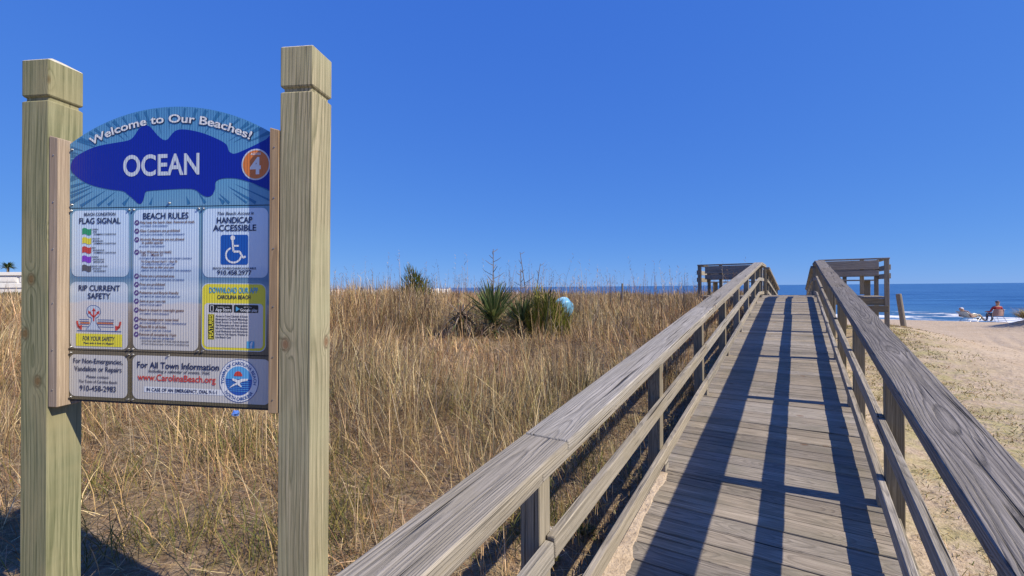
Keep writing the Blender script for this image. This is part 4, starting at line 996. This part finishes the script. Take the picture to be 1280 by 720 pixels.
# white house at the far left
hx, hy = place(-610, 38); HG = gz(hx, hy)
HM = T(hx, hy, HG) @ Matrix.Rotation(R_(42), 4, 'Z'); he = mk('white_house', None, None, HM); tag(he, 'low white panelled house front at the far left behind the grass', 'house')
def hb(name, x0, x1, y0, y1, z0, z1, mat, par=None, bev=.01):
    return mk(name, box_mesh(x1 - x0, y1 - y0, z1 - z0, bev), par or he, HM @ T((x0 + x1) / 2, (y0 + y1) / 2, (z0 + z1) / 2), mat)
ztop = 3.30 - HG
hb('wall', -9, 5, .05, 6, -.5, ztop - .28, M['white']); hb('roof', -9.2, 5.2, -.12, 6.2, ztop - .28, ztop, M['white'])
for i in range(8):
    x0 = -8.8 + i * 1.7; p = hb('wall_panel', x0, x0 + 1.5, -.01, .05, ztop - .85, ztop - .38, M['white']); hb('panel_frame', x0 + .12, x0 + 1.38, -.03, -.01, ztop - .76, ztop - .47, M['white'], p)
hb('base_rail', -9, 5, -.04, .05, ztop - 1.3, ztop - .95, M['white'])
for k, (px_, D_) in enumerate(((-628, 33), (-606, 31))):
    plant('shrub', px_, D_, ('dark low hedge shrub in front of the white house, at the frame edge', 'dark low hedge shrub in front of the white house, nearer the green post')[k], 'shrub', [('foliage', [leafset(500, (.15, .3), dict(bushd=4, yucca=1), .7, (0, 1.0), (-.2, .4), .05, (.1, .7))])], [], 'shrubs by the white house')
x, y = place(-630, 62); g = gz(x, y)
pe = empty('palm_tree', (x, y, g), 'small distant palm top above the white house', 'tree'); V, Fq = [], []; tube(V, Fq, [(0, 0, -.2), (.1, 0, 2), (.05, 0, 4.25)], [.2, .15, .13], 8); mk('trunk', mesh_py('trunk', V, Fq, True), pe, T(x, y, g), M['stalk'])
o = grass_obj('crown', [leafset(60, (.8, 1.15), dict(yucca=2, bushd=2), .08, (.2, 1.5), (.5, 1.3), .16, (4.1, 4.3)), leafset(160, (.4, .7), dict(yucca=2, bushd=2), .3, (.3, 1.7), (.5, 1.3), .07, (4.1, 4.5))], pe, T(x, y, g)); o['kind'] = 'stuff'

# ------------------------------------------------------------------ people on the beach
def skin_mesh(name, verts, edges, rads, mats, pick):
    me = bpy.data.meshes.new(name); me.from_pydata(verts, edges, []); me.update()
    ob = bpy.data.objects.new('tmp', me); COL.objects.link(ob)
    ob.modifiers.new('s', 'SKIN'); sd_ = ob.modifiers.new('b', 'SUBSURF'); sd_.levels = 2; sd_.render_levels = 2
    for i, r in enumerate(rads): me.skin_vertices[0].data[i].radius = (r if isinstance(r, tuple) else (r, r))
    me.skin_vertices[0].data[0].use_root = True
    bpy.context.view_layer.update(); out = bpy.data.meshes.new_from_object(ob.evaluated_get(bpy.context.evaluated_depsgraph_get())); out.name = name
    bpy.data.objects.remove(ob)
    out.materials.clear()
    for mm in mats: out.materials.append(mm)
    for p in out.polygons: p.material_index = pick(p.center); p.use_smooth = True
    return out
C_ = lambda n, c, r=.8: plain(n, c, r, noise=.15, scale=15)
skin = C_('skin', (.42, .25, .17)); redc = C_('red_shirt', (.36, .035, .04)); jeans = C_('blue_trousers', (.055, .075, .13)); tanc = C_('tan_trousers', (.34, .29, .22)); brownc = C_('brown_top', (.26, .17, .15)); capm = C_('dark_cap', (.05, .05, .08)); whitec = C_('white_cloth', (.72, .74, .78)); bluec = C_('pale_blue_cloth', (.40, .52, .66)); redcl = C_('red_grey_sling', (.30, .20, .20)); shoe = C_('dark_shoe', (.04, .04, .045))
def beach_chair(M_, label, fabric, back, seat_h, bl_=.62):
    e = mk('beach_chair', None, None, M_); tag(e, label, 'chair', 'beach chairs on the sand')
    by, bz = -.05 - math.sin(back) * bl_, seat_h + math.cos(back) * bl_
    def fab(name, p0, p1):
        V = []
        for i in range(7):
            f = i / 6; y = p0[0] + (p1[0] - p0[0]) * f; z = p0[1] + (p1[1] - p0[1]) * f - .03 * math.sin(math.pi * f)
            for dz in (0, -.012): V += [(-.25, y, z + dz), (.25, y, z + dz)]
        Fq = []
        for i in range(6):
            a = i * 4; Fq += [(a, a + 1, a + 5, a + 4), (a + 2, a + 6, a + 7, a + 3), (a, a + 4, a + 6, a + 2), (a + 1, a + 3, a + 7, a + 5)]
        mk(name, mesh_py(name, V, Fq, True), e, M_, fabric)
    fab('seat', (.43, seat_h + .05), (-.05, seat_h)); fab('backrest', (-.05, seat_h), (by, bz))
    for s in (-.27, .27):
        for nm, pts in (('leg', [(s, .42, seat_h + .04), (s, .22, .02), (s, -.25, .02)]), ('leg', [(s, -.02, seat_h), (s, -.3, .02), (s, -.32, .02)]), ('frame_tube', [(s, -.05, seat_h), (s, by, bz)]), ('armrest', [(s, by * .62, seat_h + .27), (s, .12, seat_h + .22), (s, .26, seat_h + .2)]), ('arm_support', [(s, .2, seat_h + .2), (s, .3, seat_h + .02)])):
            V, Fq = [], []; tube(V, Fq, pts, [.013 if nm != 'armrest' else .022] * len(pts), 6); mk(nm, mesh_py(nm, V, Fq, True), e, M_, M['metal'])
    return e
def head_parts(parent, M_, c, r, hat, hair):
    bm = bmesh.new(); bmesh.ops.create_uvsphere(bm, u_segments=14, v_segments=10, radius=1)
    for v in bm.verts: v.co = Vector((v.co.x * r * .96, v.co.y * r * 1.02, v.co.z * r * .62 + r * .42))
    me = bpy.data.meshes.new('cap'); bm.to_mesh(me); bm.free()
    mk('cap', me, parent, M_ @ T(*c), hat)
    V, Fq = [], []; tube(V, Fq, [(-r * .7, r * .8, r * .35), (0, r * 1.35, r * .30), (r * .7, r * .8, r * .35)], [.008, .012, .008], 6); mk('cap_brim', mesh_py('cap_brim', V, Fq, True), parent, M_ @ T(*c), hat)
def hand(verts, edges, rads, wrist, i0, dirv):
    d = Vector(dirv).normalized(); sdv = d.cross(Vector((0, 0, 1))).normalized(); w_ = Vector(wrist)
    verts.append(tuple(w_ + d * .05)); rads.append(.034); p = len(verts) - 1; edges.append((i0, p))
    for k, L in enumerate((.05, .075, .082, .075, .058)):
        b_ = w_ + d * (.03 if k == 0 else .085) + sdv * ((k - 2.3) * .019 if k else -.045); verts.append(tuple(b_)); rads.append(.011); edges.append((p, len(verts) - 1))
        verts.append(tuple(b_ + d * L * .8 + Vector((0, 0, -L * .5)))); rads.append(.009); edges.append((len(verts) - 2, len(verts) - 1))
def sitter(M_, name, label, sh, back, legs, mats, pick, hat):
    """seated figure facing local +y; sh = hip height, back = recline, legs = knee and ankle (y, z)"""
    e = mk(name, None, None, M_); tag(e, label, 'person')
    sb, cb = -math.sin(back), math.cos(back)
    hip = Vector((0, .03, sh + .08)); up = lambda L: (0, hip.y + sb * L, hip.z + cb * L)
    V = [tuple(hip), up(.22), up(.42), up(.50), up(.60), up(.70), up(.80)]; Rr = [(.16, .13), (.155, .12), (.17, .11), (.065, .06), (.085, .09), (.085, .10), (.05, .055)]
    Ed = [(0, 1), (1, 2), (2, 3), (3, 4), (4, 5), (5, 6)]
    (ky, kz), (ay, az_), (ty, tz) = legs
    for s in (-1, 1):
        b0 = len(V); V += [(s * .10, hip.y + .05, hip.z - .01), (s * .13, ky, kz), (s * .13, ay, az_), (s * .14, ty, tz)]; Rr += [.085, .062, .045, .038]; Ed += [(0, b0), (b0, b0 + 1), (b0 + 1, b0 + 2), (b0 + 2, b0 + 3)]
        b0 = len(V); shd = up(.42); V += [(s * .20, shd[1], shd[2]), (s * .30, shd[1] + .06, shd[2] - .27), (s * .27, shd[1] + .30, shd[2] - .26)]; Rr += [.058, .045, .032]; Ed += [(2, b0), (b0, b0 + 1), (b0 + 1, b0 + 2)]
        hand(V, Ed, Rr, V[b0 + 2], b0 + 2, (0, 1, -.1))
    me = skin_mesh('body', V, Ed, Rr, mats, pick); mk('body', me, e, M_)
    hc = up(.68); head_parts(e, M_, (hc[0], hc[1] + .01, hc[2]), .10, hat, None)
    # nose and ears
    V2, F2 = [], []; tube(V2, F2, [(0, hc[1] + .09, hc[2] + .01), (0, hc[1] + .118, hc[2] - .02), (0, hc[1] + .10, hc[2] - .035)], [.008, .014, .008], 6)
    for s in (-1, 1): tube(V2, F2, [(s * .085, hc[1], hc[2] - .025), (s * .098, hc[1] - .01, hc[2]), (s * .09, hc[1], hc[2] + .03)], [.010, .016, .010], 6)
    mk('face_features', mesh_py('face_features', V2, F2, True), e, M_, skin)
    return e
x, y = place(606, 26.0); g = gz(x, y)
PM = T(x, y, g) @ Matrix.Rotation(R_(22), 4, 'Z')
beach_chair(PM, 'upright folding beach chair under the person in red', redcl, .22, .36, .40)
sitter(PM, 'person', 'person in red shirt, dark cap and blue trousers seated facing the sea', .37, .12, ((.46, .50), (.50, .09), (.64, .05)), [redc, skin, jeans, shoe],
       lambda c: 3 if c.z < .10 else (2 if (c.z < .60 and c.y > .08) and abs(c.x) < .235 or c.z < .44 else (1 if c.z > .90 or (c.y > .24 and abs(c.x) > .2) else 0)), capm)
x, y = place(571, 26.2); g = gz(x, y)
PM = T(x, y, g) @ Matrix.Rotation(R_(32 - 90 + 8), 4, 'Z')
beach_chair(PM, 'low reclined pale beach chair left of the person in red', bluec, .95, .24)
sitter(PM, 'person', 'person reclining in a low pale beach chair with legs stretched on the sand', .25, .95, ((.52, .40), (.86, .07), (1.0, .10)), [brownc, skin, tanc, shoe],
       lambda c: 3 if c.y > .93 else (2 if c.y > .05 and c.z < .62 and abs(c.x) < .22 else (1 if c.y < -.42 or (c.y > -.1 and abs(c.x) > .22) else 0)), whitec)

# blue scrap caught in the grass
x, y = place(-347, 4.4); g = gz(x, y); bm = bmesh.new(); bmesh.ops.create_icosphere(bm, subdivisions=2, radius=.035)
for v in bm.verts: v.co *= 1 + .6 * (random.random() - .5); v.co.z *= .8
me = bpy.data.meshes.new('plastic_scrap'); bm.to_mesh(me); bm.free()
tag(mk('plastic_scrap', me, None, T(x, y, g + .29), plain('blue_film', (.10, .22, .62), .4)), 'small blue scrap of plastic caught in the grass below the sign', 'litter')
